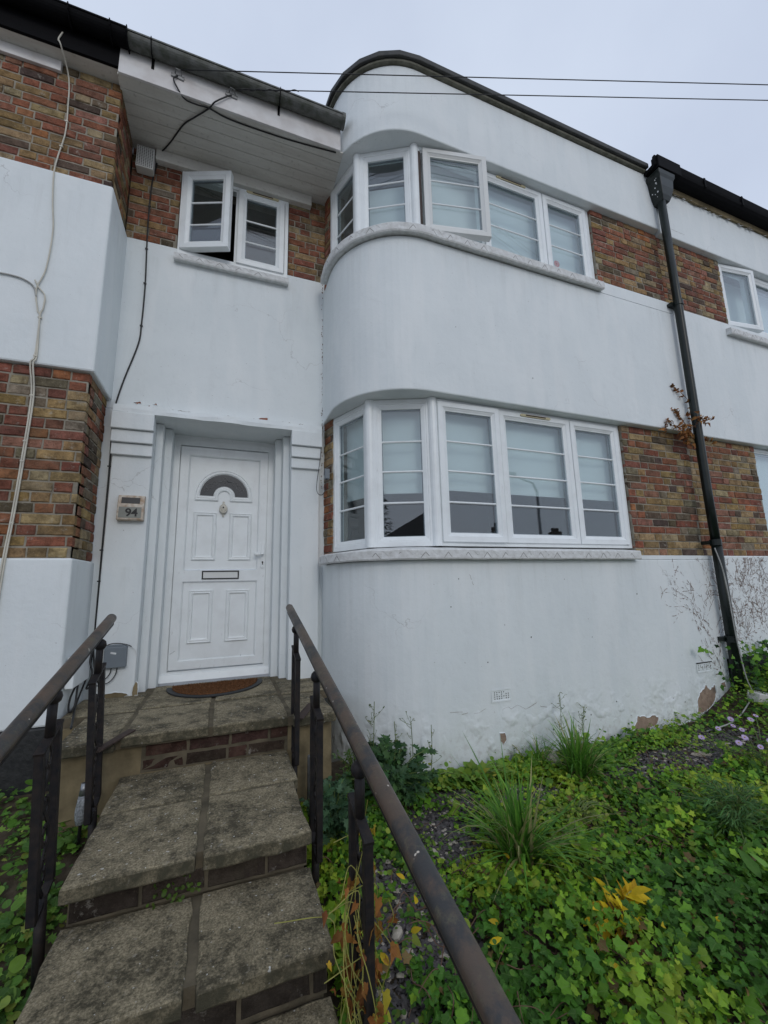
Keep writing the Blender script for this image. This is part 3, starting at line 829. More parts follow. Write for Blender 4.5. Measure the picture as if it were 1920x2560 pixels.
# upper bay windows
ZU0, ZU1 = 3.125, 4.118
UB = (3.765, 3.512)
FU = Frame((1.535, 2.952), (3.682, 2.952))
w = frame_obj(FU, 0, FU.w, ZU0, ZU1, [(0.685, 0.745), (1.467, 1.50)], house, mat=M['upvc'])
su1 = sash(FU, 0.062, 0.705, 3.20, 4.102, UB, w, math.radians(11.5), M['upvc_dirty'])
su2 = sash(FU, 0.715, 1.478, 3.165, 4.102, UB, w)
su3 = sash(FU, 1.488, 2.090, 3.165, 4.102, UB, w)
o, m = vent(FU, 0.905, 1.255, 4.088, w); m.build('vent_slot', M['rust'], w)
MB().hexa([FU.P(0.012, -.02, ZU0 + .06), FU.P(0.042, -.02, ZU0 + .06), FU.P(0.042, .004, ZU0 + .06), FU.P(0.012, .004, ZU0 + .06), FU.P(0.012, -.02, ZU1 - .06), FU.P(0.040, -.02, ZU1 - .06), FU.P(0.040, .004, ZU1 - .06), FU.P(0.012, .004, ZU1 - .06)]).build('perished_seal', M['rust'], w)
st = MB(); cu, cz = 1.625, 3.305
for i in range(16):
    a0 = 2 * PI * i / 16; 
    q = [(0.012, -.07), (0.036, -.10), (0.038, .10), (0.012, .07)]
    st.add([FU.P(cu + r * math.cos(a0 + t), -0.0105, cz + r * math.sin(a0 + t)) for r, t in q], [(0, 1, 2, 3)])
st.add([FU.P(cu + .009 * math.cos(2 * PI * i / 10), -0.0105, cz + .009 * math.sin(2 * PI * i / 10)) for i in range(10)], [tuple(range(10))])
st.build('sunburst_sticker', M['red'], w)
G1 = Frame((0.882, 3.70), (1.030, 3.258)); G2 = Frame((1.046, 3.217), (1.502, 2.972))
for F in (G1, G2):
    w_ = frame_obj(F, 0, F.w, ZU0, ZU1, [], house, FIXED)
    glazing(F, 0.08, F.w - 0.08, ZU0 + 0.08, ZU1 - 0.08, UB, w_, d=-0.03)
post(None, ZU0, ZU1, (1.044, 3.250), house); post(None, ZU0, ZU1, (1.522, 2.978), house)
# small window over the door
FS = Frame((-0.547, YR - 0.012), (0.467, YR - 0.012))
w = frame_obj(FS, 0, FS.w, 3.085, 3.985, [(0.497, 0.53)], house)
ss1 = sash(FS, 0.022, 0.478, 3.125, 3.965, (3.632, 3.39), w, math.radians(21))
ss2 = sash(FS, 0.520, 0.972, 3.115, 3.962, (3.632, 3.39), w)
o, m = vent(FS, 0.60, 0.90, 3.944, w); m.build('vent_slot', M['rust'], w)
# next door on the right
FR = Frame((5.915, YF + 0.11), (7.6, YF + 0.11))
w = frame_obj(FR, 0, FR.w, 3.14, 4.098, [(0.62, 0.66)], house_r)
sash(FR, 0.02, 0.64, 3.19, 4.085, (), w, math.radians(7))
sash(FR, 0.65, 1.66, 3.19, 4.085, (), w)
FQ = Frame((5.968, YF + 0.11), (7.6, YF + 0.11))
w = frame_obj(FQ, 0, FQ.w, 0.26, 1.54, [(0.8, 0.84)], house_r)
glazing(FQ, 0.045, FQ.w - 0.045, 0.30, 1.50, (), w, d=-0.02)

# rooms, blinds and added pale sheets behind the glass
def room(x0, x1, y0, y1, z0, z1, parent, mt='room'):
    m = MB(); m.hexa([(x0, y0, z0), (x1, y0, z0), (x1, y1, z0), (x0, y1, z0), (x0, y0, z1), (x1, y0, z1), (x1, y1, z1), (x0, y1, z1)])
    m.f.pop(2); m.m.pop(2)       # open towards the window
    return m.build('room_interior', M[mt], parent, fix=False)
def bay_room(z0, z1):
    F_ = [(0.985, 6.5), (0.985, 3.80), (1.19, 3.30), (1.63, 3.125), (4.6, 3.125), (4.6, 6.5)]
    m = MB(); n_ = len(F_)
    m.v = [(x, y, z0) for x, y in F_] + [(x, y, z1) for x, y in F_]
    m.f = [tuple(range(n_)), tuple(range(n_, 2 * n_)), (0, 1, n_ + 1, n_), (4, 5, n_ + 5, n_ + 4), (5, 0, n_, n_ + 5)]; m.m = [0] * 5
    return m.build('room_interior', M['room'], house, fix=False)
bay_room(-0.78, 1.9); bay_room(2.1, 4.45)
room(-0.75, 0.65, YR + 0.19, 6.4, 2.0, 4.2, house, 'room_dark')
room(5.2, 8.2, 3.08, 6, 2.1, 4.45, house_r)
room(5.2, 8.2, 3.08, 6, -0.78, 1.9, house_r)
def blind(F, u0, u1, z0, z1, back, parent=house):
    m = MB(); m.hexa([F.P(u0, -back - .003, z0), F.P(u1, -back - .003, z0), F.P(u1, -back, z0), F.P(u0, -back, z0), F.P(u0, -back - .003, z1), F.P(u1, -back - .003, z1), F.P(u1, -back, z1), F.P(u0, -back, z1)])
    o = m.build('blind_or_pale_sheet', M['blind'], parent)
    m = MB(); m.hexa([F.P(u0, -back - .012, z0 - .025), F.P(u1, -back - .012, z0 - .025), F.P(u1, -back + .006, z0 - .025), F.P(u0, -back + .006, z0 - .025), F.P(u0, -back - .012, z0), F.P(u1, -back - .012, z0), F.P(u1, -back + .006, z0), F.P(u0, -back + .006, z0)])
    m.build('blind_rail', M['blind'], o)
blind(FL, 0.02, FL.w - .02, 0.80, 1.56, 0.11)
blind(F1, 0.06, F1.w + .02, 0.78, 1.56, 0.13); blind(F2, 0.0, F2.w, 0.78, 1.56, 0.14)
blind(FU, 0.05, FU.w - .02, 3.05, 4.13, 0.12)  # white sheet added to brighten upper panes where only sky reflects
blind(G2, 0.0, G2.w, 3.05, 3.92, 0.22)  # another added sheet, standing in for reflected sky
blind(FR, 0.02, FR.w, 3.10, 4.1, 0.2, house_r); blind(FQ, 0.02, FQ.w, 0.20, 1.5, 0.12, house_r)

# ------------------------------------------------------------------ sills with the zigzag relief
def sill(path_fn, length, z0, z1, parent, step=0.176, name='window_sill', proud=0.0022, phase=0.067):
    """path_fn(s, off) -> plan point at arc length s; off outward from the wall face"""
    N = max(8, int(length / 0.035))
    prof = [(-0.13, z0 + 0.015), (-0.01, z0 + 0.012), (0.055, z0), (0.062, z0 + 0.012), (0.060, z1 - 0.01), (0.052, z1), (-0.16, z1 + 0.03)]
    loops = []
    for i in range(N + 1):
        s_ = length * i / N
        j = mnoise.noise(Vector((s_ * 6, z0, 1.7))) * 0.004
        loops.append([(*path_fn(s_, o_ + j), z_ + j * 0.6) for o_, z_ in prof])
    m = MB(); m.loops(loops, True, 0, True, True)
    o = m.build(name, M['sillmat'], parent)
    rel, gv = MB(), MB(); h0, h1 = z0 + 0.012, z1 - 0.009; hz = h1 - h0
    s_ = phase
    while s_ < length - 0.02:
        for sg in (-1, 1):
            a0, a1 = s_ + sg * .035, s_
            if 0.01 < a0 < length - .01: gv.add([(*path_fn(a0 - .0024, .0618), h0 + .002), (*path_fn(a0 + .0024, .0618), h0 + .002), (*path_fn(a1 + .0024, .0618), h0 + hz * .74), (*path_fn(a1 - .0024, .0618), h0 + hz * .74)], [(0, 1, 2, 3)])
        v_ = s_ + step / 2
        if v_ + .05 < length:
            T = [(v_ - .042, h1), (v_ + .042, h1), (v_, h0 + hz * .3)]
            cz = sum(c for a, c in T) / 3
            rel.loops([[(*path_fn(a, 0.058), c) for a, c in T], [(*path_fn(v_ + (a - v_) * .8, 0.058 + proud * 2), cz + (c - cz) * .8) for a, c in T]], True, 0, True)
        s_ += step
    rel.build('zigzag_relief', M['sillmat'], o, fix=True, kind='stuff')
    gv.build('zigzag_groove', M['groove'], o, fix=False, kind='stuff')
    return o
def bay_s(x_end, y_start):
    """arc length -> plan point along the bay wall face"""
    straight = y_start - BC[1]; arc = BR * PI / 2
    def fn(s_, off):
        if s_ < straight: return (XB - off, y_start - s_)
        s_ -= straight
        if s_ < arc:
            a = PI - s_ / BR
            return (BC[0] + (BR + off) * math.cos(a), BC[1] - (BR + off) * math.sin(a))
        return (BC[0] + s_ - arc, YF - off)
    return fn, straight + arc + (x_end - BC[0])
M['groove'] = simple('grey_groove_line', (0.27, 0.26, 0.24), 0.95, 0.2, 20)  # flat grey for the thin zigzag lines on the sill fronts
M['sillmat'] = simple('flaking_white_sill', (0.72, 0.73, 0.725), 0.8, 0.12, 24, 0.9, 70, 0.3, c2=(0.57, 0.57, 0.555))
fn, Ls = bay_s(3.645, 3.70)
sill(fn, Ls, 0.168, 0.25, house)
fn, Ls = bay_s(3.605, 3.70)
sill(fn, Ls, 2.995, 3.085, house)
sill(lambda s_, o_: (-0.565 + s_, YR - o_), 1.04, 2.985, 3.055, house, phase=0.042)
sill(lambda s_, o_: (5.70 + s_, YF + 0.012 - o_), 2.0, 2.935, 3.02, house_r)

# ------------------------------------------------------------------ door and its surround
FD = Frame((0, YD), (1, YD))          # u = X, d outward (towards -Y)
b = MB(); b.loops(rect_rings(FD, -0.505, 0.418, -0.785, 1.395, [(0.075, -.07), (0, -.07), (0, -.012), (0.003, -0.01), (0.058, -0.01), (0.064, -0.016), (0.066, -0.07)]))
door_frame = b.build('door_frame', M['upvc'], house)
MB().box(-0.51, 0.42, YD + 0.012, YD + 0.08, 1.394, 1.44).build('frame_packer', M['upvc'], house)
MB().hexa([FD.P(-0.50, -.05, -0.80), FD.P(0.415, -.05, -0.80), FD.P(0.415, .03, -0.80), FD.P(-0.50, .03, -0.80), FD.P(-0.50, -.05, -0.742), FD.P(0.415, -.05, -0.742), FD.P(0.415, 0.004, -0.744), FD.P(-0.50, 0.004, -0.744)]).build('door_threshold', M['upvc'], house)
# leaf
LX0, LX1, LZ0, LZ1 = -0.437, 0.356, -0.708, 1.318
b = MB()
def ring_frame(b_, u0, u1, z0, z1, iu0, iu1, iz0, iz1, d):
    R = lambda a, c, e, f, dd: [FD.P(a, dd, e), FD.P(c, dd, e), FD.P(c, dd, f), FD.P(a, dd, f)]
    b_.loops([R(u0, u1, z0, z1, d - .06), R(u0, u1, z0, z1, d - .003), R(u0 + .003, u1 - .003, z0 + .003, z1 - .003, d), R(iu0 - .012, iu1 + .012, iz0 - .012, iz1 + .012, d), R(iu0, iu1, iz0, iz1, d - .012), R(iu0, iu1, iz0, iz1, d - .06)])
ring_frame(b, LX0, LX1, LZ0, LZ1, -0.353, 0.272, -0.625, 1.226, 0.002)
b.hexa([FD.P(-0.366, -.05, 0.047), FD.P(0.285, -.05, 0.047), FD.P(0.285, .006, 0.050), FD.P(-0.366, .006, 0.050), FD.P(-0.366, -.05, 0.158), FD.P(0.285, -.05, 0.158), FD.P(0.285, .006, 0.150), FD.P(-0.366, .006, 0.150)])
door = b.build('front_door', M['upvc'], house)
MB().hexa([FD.P(-0.352, -.03, -0.624), FD.P(0.271, -.03, -0.624), FD.P(0.271, -.014, -0.624), FD.P(-0.352, -.014, -0.624), FD.P(-0.352, -.03, 0.046), FD.P(0.271, -.03, 0.046), FD.P(0.271, -.014, 0.046), FD.P(-0.352, -.014, 0.046)]).build('door_panel', M['upvc'], door)
MB().hexa([FD.P(-0.352, -.03, 0.159), FD.P(0.271, -.03, 0.159), FD.P(0.271, -.014, 0.159), FD.P(-0.352, -.014, 0.159), FD.P(-0.352, -.03, 1.225), FD.P(0.271, -.03, 1.225), FD.P(0.271, -.014, 1.225), FD.P(-0.352, -.014, 1.225)]).build('door_panel', M['upvc'], door)
MOULD = [(0, -0.015), (0.002, -0.002), (0.008, 0.002), (0.014, -0.003), (0.020, -0.004), (0.024, 0.001), (0.030, 0.0), (0.036, -0.012), (0.04, -0.0135)]
for (a, c, e, f) in ((-0.302, -0.098, 0.243, 0.694), (0.013, 0.217, 0.243, 0.694), (-0.302, -0.100, -0.493, -0.027), (0.011, 0.214, -0.493, -0.030)):
    b = MB(); b.loops(rect_rings(FD, a, c, e, f, MOULD), True, 0, True); b.build('raised_panel', M['upvc'], door)
# fanlight
fcx, fz = -0.042, 0.852
def d_outline(ro, ri, zb, n=22):
    P = [(fcx + ro * math.cos(PI - PI * i / n), fz + ro * math.sin(PI - PI * i / n)) for i in range(n + 1)]
    P[0] = (P[0][0], P[0][1])
    P = [(fcx - ro, zb)] + P + [(fcx + ro, zb)]
    Q = [(fcx + ri * math.cos(PI * i / n), fz + ri * math.sin(PI * i / n)) for i in range(n + 1)]
    return P + [(fcx + ri, zb)] + Q + [(fcx - ri, zb)]
A, B_ = d_outline(0.259, 0.052, 0.805), d_outline(0.213, 0.098, fz)
b = MB(); L_ = []
for t, d in ((0, -.015), (0.02, -.001), (0.22, .003), (0.32, -.003), (0.45, -.003), (0.55, .002), (0.75, .001), (0.92, -.008), (1.0, -.012)):
    L_.append([FD.P(p[0] + (q[0] - p[0]) * t, d, p[1] + (q[1] - p[1]) * t) for p, q in zip(A, B_)])
b.loops(L_); fan = b.build('fanlight', M['upvc'], door)
b = MB(); n = 22
gl = [FD.P(fcx + 0.214 * math.cos(PI - PI * i / n), -.0105, fz + 0.214 * math.sin(PI - PI * i / n)) for i in range(n + 1)]
gi = [FD.P(fcx + 0.097 * math.cos(PI - PI * i / n), -.0105, fz + 0.097 * math.sin(PI - PI * i / n)) for i in range(n + 1)]
b.loops([gl, gi], False); b.build('leaded_pane', M['fan_glass'], fan)
b = MB()
def scroll(cx, cz, r, a0, a1, w_=0.0035):
    b.tube([FD.P(cx + r * (1 - 0.045 * i) * math.cos(a0 + (a1 - a0) * i / 14), -.009, cz + r * (1 - 0.045 * i) * math.sin(a0 + (a1 - a0) * i / 14)) for i in range(15)], w_, 5)
for s_ in (-1, 1):
    for (r_, t_, q) in ((0.155, 0.62, 0.036), (0.150, 0.95, 0.030), (0.165, 0.35, 0.026)):
        a = PI / 2 - s_ * (PI / 2 - t_)
        scroll(fcx + r_ * math.cos(a), fz + r_ * math.sin(a), q, PI / 2 - s_ * 2.2, PI / 2 + s_ * 3.2)
    b.tube([FD.P(fcx + s_ * (0.01 + 0.05 * t), -.009, fz + 0.165 - 0.012 * math.sin(t * PI) - 0.02 * t) for t in (0, .25, .5, .75, 1)], 0.0035, 5)
b.tube([FD.P(fcx + 0.014 * math.cos(2 * PI * i / 12), -.009, fz + 0.168 + 0.016 * math.sin(2 * PI * i / 12)) for i in range(13)], 0.0035, 5)
b.tube([FD.P(fcx + 0.016 * math.cos(2 * PI * i / 4), -.009, fz + 0.125 + 0.016 * math.sin(2 * PI * i / 4)) for i in range(5)], 0.0035, 5)
b.build('lead_scroll', M['lead'], fan)
for k, (a, c) in enumerate((((-.425, -.570), (-.385, -.545)), ((.155, -.628), (.160, -.612)))):
    m = MB(); m.bar(FD.P(a[0], .0032, a[1]), FD.P(c[0], .0032, c[1]), .0016, .0008, up=FD.n); m.build('scuff_mark', M['ink'], door)
# letterbox, knocker, handle
b = MB(); b.loops(rect_rings(FD, -0.203, 0.117, 0.068, 0.146, [(0, 0.0), (0, .012), (0.003, .016), (0.010, .016), (0.012, .008)]), True, 0, False); lbx = b.build('letterbox', M['ink'], door)
MB().hexa([FD.P(-0.192, .004, 0.079), FD.P(0.106, .004, 0.079), FD.P(0.106, .013, 0.079), FD.P(-0.192, .013, 0.079), FD.P(-0.192, .004, 0.136), FD.P(0.106, .004, 0.136), FD.P(0.106, .010, 0.136), FD.P(-0.192, .010, 0.136)]).build('letterbox_flap', M['upvc_dirty'], lbx)
b = MB(); kx = -0.045
prof = [(0.010, 0.80), (0.008, 0.785), (0.014, 0.775), (0.026, 0.765), (0.036, 0.745), (0.037, 0.72), (0.028, 0.695), (0.018, 0.68), (0.008, 0.672), (0.010, 0.66), (0.004, 0.65)]
b.loops([[FD.P(kx + r * math.cos(2 * PI * i / 14), -.006 + max(0, r * 0.55 * math.sin(2 * PI * i / 14)), z) for i in range(14)] for r, z in prof], True, 0, True, True)
kn = b.build('door_knocker', M['cream_door'] if 'cream_door' in M else simple('cream_knocker', (0.66, 0.63, 0.55), 0.35), door, smooth=True)
b = MB(); b.tube([FD.P(kx + 0.033 * math.cos(PI + PI * i / 12), .022, 0.735 + 0.045 * math.sin(PI + PI * i / 12)) for i in range(13)], 0.005, 8); b.build('knocker_ring', kn.data.materials[0], kn, smooth=True)
MB().ball(FD.P(kx, .02, 0.742), 0.007, 8).build('spyhole', M['ink'], kn)
b = MB(); px_ = 0.327
out = [(px_ + 0.0165 * math.cos(a), 0.406 + 0.0165 * math.sin(a)) for a in np.linspace(0, PI, 9)] + [(px_ + 0.0165 * math.cos(a), 0.182 + 0.0165 * math.sin(a)) for a in np.linspace(PI, 2 * PI, 9)]
b.poly(out, lambda a, c, d: FD.P(a, d, c), 0.0, 0.012); hp = b.build('door_handle', M['upvc'], door, bevel=0.003)
b = MB(); b.tube([FD.P(px_, .01, 0.30), FD.P(px_, .045, 0.30), FD.P(px_ - 0.02, .05, 0.30)], 0.009, 10); b.ball(FD.P(px_ - 0.052, .05, 0.298), 0.032, 14, 0, (1.05, .45, .62)); b.build('lever', M['upvc'], hp, smooth=True)
b = MB(); b.ball(FD.P(px_, .011, 0.224), 0.009, 10, 0, (1, .5, 1)); b.hexa([FD.P(px_ - .004, .0, .200), FD.P(px_ + .004, .0, .200), FD.P(px_ + .004, .0155, .200), FD.P(px_ - .004, .0155, .200), FD.P(px_ - .004, .0, .22), FD.P(px_ + .004, .0, .22), FD.P(px_ + .004, .0155, .22), FD.P(px_ - .004, .0155, .22)]); b.build('keyhole', M['dark'], hp)
# reveal: stepped jambs and the deep flat soffit
b = MB()
def pbox(b_, x0, x1, y0, y1, z0, z1): b_.box(x0, x1, y0, y1, z0, z1)
ZB = -0.86
YP = 3.805
for sgn, xs in ((-1, (-0.905, -0.618, -0.560, -0.498)), (1, (0.800, 0.535, 0.475, 0.412))):
    o_, a, c, e = xs
    b = MB()
    pbox(b, min(o_, a), max(o_, a), YP, YR + 0.3, ZB, 1.425)
    pil = b.build('pilaster', M['stucco'], house, bevel=0.008)
    b = MB()
    pbox(b, min(a, c), max(a, c), 3.925, YR + 0.35, ZB, 1.424)
    pbox(b, min(c, e), max(c, e), 4.03, YD + 0.06, ZB, 1.424)
    b.build('stepped_jamb', M['stucco'], house, bevel=0.005)
    for (z0, z1, yy, ex) in ((1.285, 1.428, 3.728, 0.0), (1.178, 1.282, 3.752, 0.003), (1.077, 1.175, 3.777, 0.006)):
        xa, xb = sorted((o_ + sgn * (0.012 - ex), a - sgn * (0.010 - ex)))
        MB().hexa([(xa, yy - .003, z0), (xb, yy - .003, z0), (xb, YP + .002, z0), (xa, YP + .002, z0), (xa, yy, z1), (xb, yy, z1), (xb, YP + .002, z1), (xa, YP + .002, z1)]).build('capital_band', M['stucco'], pil, bevel=0.006)
# the lintel: a lumpy painted beam
def lumpy_box(x0, x1, y0, y1, z0, z1, nx, amp, seed=0.0):
    m = MB(); loops = []
    for i in range(nx + 1):
        x = x0 + (x1 - x0) * i / nx
        j = lambda k: amp * mnoise.noise(Vector((x * 7, k * 3.3 + seed, 0.5)))
        loops.append([(x, y0 + j(1), z0 + j(2) * .6), (x, y0 + j(3) + .004, (z0 + z1) / 2 + j(4)), (x, y0 + j(5) + .02, z1 + j(6)), (x, y1, z1 + .012 + j(7)), (x, y1, z0)])
    m.loops(loops, True, 0, True, True)
    return m
lumpy_box(-0.912, 0.812, 3.735, YD + 0.04, 1.428, 1.502, 40, 0.012).build('door_lintel', M['stucco'], house, smooth=False)
def patch(name, pts, fn, mat, parent, d=0.0022, jag=0.012, seed=0):
    """flat irregular piece with a ragged outline"""
    r = random.Random(seed); P = []
    for (a, c), (a2, c2) in zip(pts, pts[1:] + pts[:1]):
        nseg = max(2, int(math.hypot(a2 - a, c2 - c) / 0.018))
        for k in range(nseg):
            t = k / nseg
            P.append((a + (a2 - a) * t + r.uniform(-jag, jag) * .6, c + (c2 - c) * t + r.uniform(-jag, jag) * .6))
    m = MB(); m.v += [tuple(fn(a, c, d)) for a, c in P]; m.f.append(tuple(range(len(P)))); m.m.append(0)
    me = m.build(name, mat, parent, fix=False)
    ca, cc = sum(p[0] for p in P) / len(P), sum(p[1] for p in P) / len(P)
    e = MB(); A_, B2, C2 = [], [], []
    for a, c in P:
        L = math.hypot(a - ca, c - cc) or 1; ux, uz = (a - ca) / L, (c - cc) / L
        k1, k2 = r.uniform(-.002, .001), r.uniform(.004, .011)
        A_.append(fn(a + ux * k1, c + uz * k1, d + .0002)); B2.append(fn(a + ux * (k1 + .002), c + uz * (k1 + .002), d + r.uniform(.002, .0045))); C2.append(fn(a + ux * k2, c + uz * k2, d - .0018))
    e.loops([A_, B2, C2], True); e.build('paint_edge', M['stucco'], me, fix=False)
    bm = bmesh.new(); bm.from_mesh(me.data); bmesh.ops.triangulate(bm, faces=bm.faces); bm.to_mesh(me.data); bm.free()
    return me
front = lambda a, c, d: (a, YF - d, c)
rec = lambda a, c, d: (a, YR - d, c)
patch('bare_patch', [(3.38, -1.34), (3.37, -1.28), (3.43, -1.20), (3.50, -1.205), (3.56, -1.225), (3.62, -1.205), (3.68, -1.25), (3.63, -1.30), (3.55, -1.31), (3.50, -1.36)], front, M['render_bare'], house, seed=1)
patch('bare_patch', [(4.20, -1.27), (4.22, -1.16), (4.27, -1.09), (4.33, -1.07), (4.36, -1.03), (4.41, -1.09), (4.49, -1.04), (4.50, -1.10), (4.47, -1.17), (4.40, -1.23), (4.32, -1.26)], front, M['render_bare'], house, seed=2)
patch('bare_patch', [(4.59, -1.04), (4.65, -1.03), (4.655, -1.08), (4.60, -1.085)], front, M['render_bare'], house, jag=.006, seed=3)
patch('bare_patch', [(1.99, -1.135), (2.035, -1.14), (2.04, -1.19), (2.02, -1.215), (1.99, -1.20)], front, M['render_bare'], house, jag=.008, seed=4)
patch('bare_patch', [(3.75, -1.38), (3.85, -1.33), (4.1, -1.33), (4.35, -1.30), (4.45, -1.25), (4.52, -1.19), (4.60, -1.15), (4.62, -1.40)], front, M['render_bare'], house, seed=5)
for i, pl in enumerate(([(-0.79, 1.565), (-0.745, 1.575), (-0.735, 1.56), (-0.77, 1.553)], [(-0.70, 1.535), (-0.672, 1.553), (-0.662, 1.535), (-0.69, 1.52)], [(-0.645, 1.565), (-0.620, 1.58), (-0.615, 1.56)],
                        [(0.235, 1.545), (0.26, 1.558), (0.31, 1.565), (0.315, 1.545), (0.29, 1.53), (0.25, 1.525)])):
    patch('bare_patch', pl, rec, M['brick_bare'], house, jag=.006, seed=10 + i)
patch('bare_patch', [(-0.74, 1.522), (-0.715, 1.535), (-0.70, 1.52), (-0.735, 1.505)], rec, M['grey_plastic'], house, jag=.005, seed=20)
pilf = lambda a, c, d: (a, YP - d, c)
patch('bare_patch', [(-0.815, -0.80), (-0.81, -0.775), (-0.74, -0.765), (-0.68, -0.775), (-0.66, -0.795), (-0.70, -0.81)], pilf, M['ochre'], house, d=.004, jag=.006, seed=21)
patch('bare_patch', [(-0.628, -0.805), (-0.625, -0.74), (-0.612, -0.70), (-0.598, -0.72), (-0.592, -0.80)], pilf, M['ochre'], house, d=.004, jag=.004, seed=22)
# hairline cracks
def crack(name, a, c, n_, amp, fn, w_, parent, seed):
    r = random.Random(seed); m = MB(); P = []
    for i in range(n_ + 1):
        t = i / n_
        P.append((a[0] + (c[0] - a[0]) * t + r.uniform(-amp, amp), a[1] + (c[1] - a[1]) * t + r.uniform(-amp, amp)))
    for p, q in zip(P, P[1:]):
        if r.random() < 0.2: continue
        dx, dz = q[0] - p[0], q[1] - p[1]; L = math.hypot(dx, dz) or 1; ww = w_ * r.uniform(.3, 1)
        ox, oz = -dz / L * ww, dx / L * ww
        m.add([fn(p[0] - ox, p[1] - oz, .0016), fn(q[0] - ox, q[1] - oz, .0016), fn(q[0] + ox, q[1] + oz, .0016), fn(p[0] + ox, p[1] + oz, .0016)], [(0, 1, 2, 3)])
    return m.build(name, M['twig'], parent, fix=False)
crack('wall_crack', (-0.90, 1.528), (0.83, 1.535), 60, 0.010, rec, 0.0022, house, 31)
crack('wall_crack', (4.78, 4.55), (5.0, 4.53), 10, 0.006, lambda a, c, d: (a, YF + .012 - d, c), 0.002, house_r, 33)
crack('wall_crack', (4.76, 4.22), (5.2, 4.21), 20, 0.004, lambda a, c, d: (a, YF + .012 - d, c), 0.0015, house_r, 34)
crack('wall_crack', (0.9 + .9, 0.05), (1.83, -0.03), 6, 0.004, front, 0.002, house, 35)
crack('wall_crack', (1.58, -0.97), (2.6, -1.0), 26, 0.03, front, 0.0013, house, 36)
# dirt in the bay crease
m = MB(); r = random.Random(5)
for i in range(90):
    z = r.uniform(0.9, 3.1); s_ = r.uniform(.003, .012)
    x = XB - 0.004 - abs(r.gauss(0, .006))
    m.add([(x, YR - .003, z), (x + s_ * .5, YR - .003, z + s_ * .3), (x + s_ * .3, YR - .003, z + s_ * 1.5), (x - s_ * .3, YR - .003, z + s_)], [(0, 1, 2, 3)])
m.build('crease_dirt', M['twig'], house, fix=False, kind='stuff')
m = MB(); r = random.Random(41)
for (x, z) in ((1.62, -.19), (1.92, -.62), (2.10, -.35), (2.35, -.46), (3.0, -.5), (1.70, .02), (2.75, .0), (1.8, 2.2), (2.6, 1.85), (3.6, -.15), (2.9, -1.12), (3.2, -1.05), (3.9, -1.1), (4.05, -1.15), (3.35, -1.18), (2.5, -1.18)):
    q = r.uniform(.003, .008); m.add([(x + q * r.uniform(.6, 1.3) * math.cos(t), YF - .0015, z + q * math.sin(t)) for t in np.linspace(0, 2 * PI, 7)[:-1]], [tuple(range(6))])
m.build('nail_holes', M['dark'], house, fix=False, kind='stuff')
# air bricks
for (x0, x1) in ((1.932, 2.118), (4.27, 4.50)):
    m = MB(); m.loops([[(x0, YF - .004, -.918), (x1, YF - .004, -.918), (x1, YF - .004, -.822), (x0, YF - .004, -.822)], [(x0 + .012, YF - .004, -.906), (x1 - .012, YF - .004, -.906), (x1 - .012, YF - .004, -.834), (x0 + .012, YF - .004, -.834)], [(x0 + .014, YF - .0015, -.904), (x1 - .014, YF - .0015, -.904), (x1 - .014, YF - .0015, -.836), (x0 + .014, YF - .0015, -.836)]], True, 0, True)
    ab = m.build('air_brick', M['stucco_low'], house)
    h = MB()
    for i in range(7):
        for j in range(4):
            if random.random() < .3: continue
            cx, cz = x0 + .03 + (x1 - x0 - .06) * i / 6, -.892 + j * .015
            h.add([(cx + .0045 * math.cos(t), YF - .003, cz + .0045 * math.sin(t)) for t in np.linspace(0, 2 * PI, 7)[:-1]], [tuple(range(6))])
    if x0 > 3: h.add([(x0, YF - .0045, -.834), (x1, YF - .0045, -.832), (x1, YF - .0045, -.822), (x0, YF - .0045, -.822)], [(0, 1, 2, 3)])
    h.build('vent_holes', M['dark'], ab, fix=False)

# ------------------------------------------------------------------ rainwater goods on the party line
PX, PY = 4.715, 2.775
m = MB(); m.tube([(PX - .01, PY, 4.42), (PX, PY, 3.2), (PX, PY, 0.9), (PX + .01, PY, 0.30)], 0.043, 16); m.tube([(PX + .01, PY, 0.36), (PX + .014, PY, -0.3), (PX + .02, PY, -1.3)], 0.047, 16)
dp = m.build('downpipe', M['pipe'], house, smooth=True)
for z in (3.08, 0.34, -0.62):
    m = MB(); m.tube([(PX + .004, PY, z - .03), (PX + .004, PY, z + .03)], 0.052, 16); m.box(PX - .075, PX + .085, PY + .02, YF + .02, z - .018, z + .018)
    m.build('pipe_collar', M['pipe'], dp)
m = MB()
def hop(z, w, d0): return [(PX - w + .02, PY - d0, z), (PX + w + .02, PY - d0, z), (PX + w + .02, YF + .005, z), (PX - w + .02, YF + .005, z)]
m.loops([hop(4.42, .055, .04), hop(4.48, .08, .06), hop(4.58, .105, .075), hop(4.69, .115, .08), hop(4.73, .135, .09), hop(4.78, .14, .095)], True, 0, True, True)
hp_ = m.build('hopper', M['pipe'], house, bevel=0.006)
m = MB()
r = random.Random(31)
for i in range(9):
    z = 4.45 + r.random() * .22; x = PX - .085 - (z - 4.45) * .13 - .004; q = r.uniform(.006, .018); y_ = PY + r.uniform(-.05, .03)
    m.add([(x, y_, z), (x - .002, y_ + q, z + .004), (x - .004, y_ + q * .8, z + q * 1.6), (x - .002, y_ - q * .2, z + q)], [(0, 1, 2, 3)])
m.build('flaking_paint', M['white_label'], hp_, fix=False)
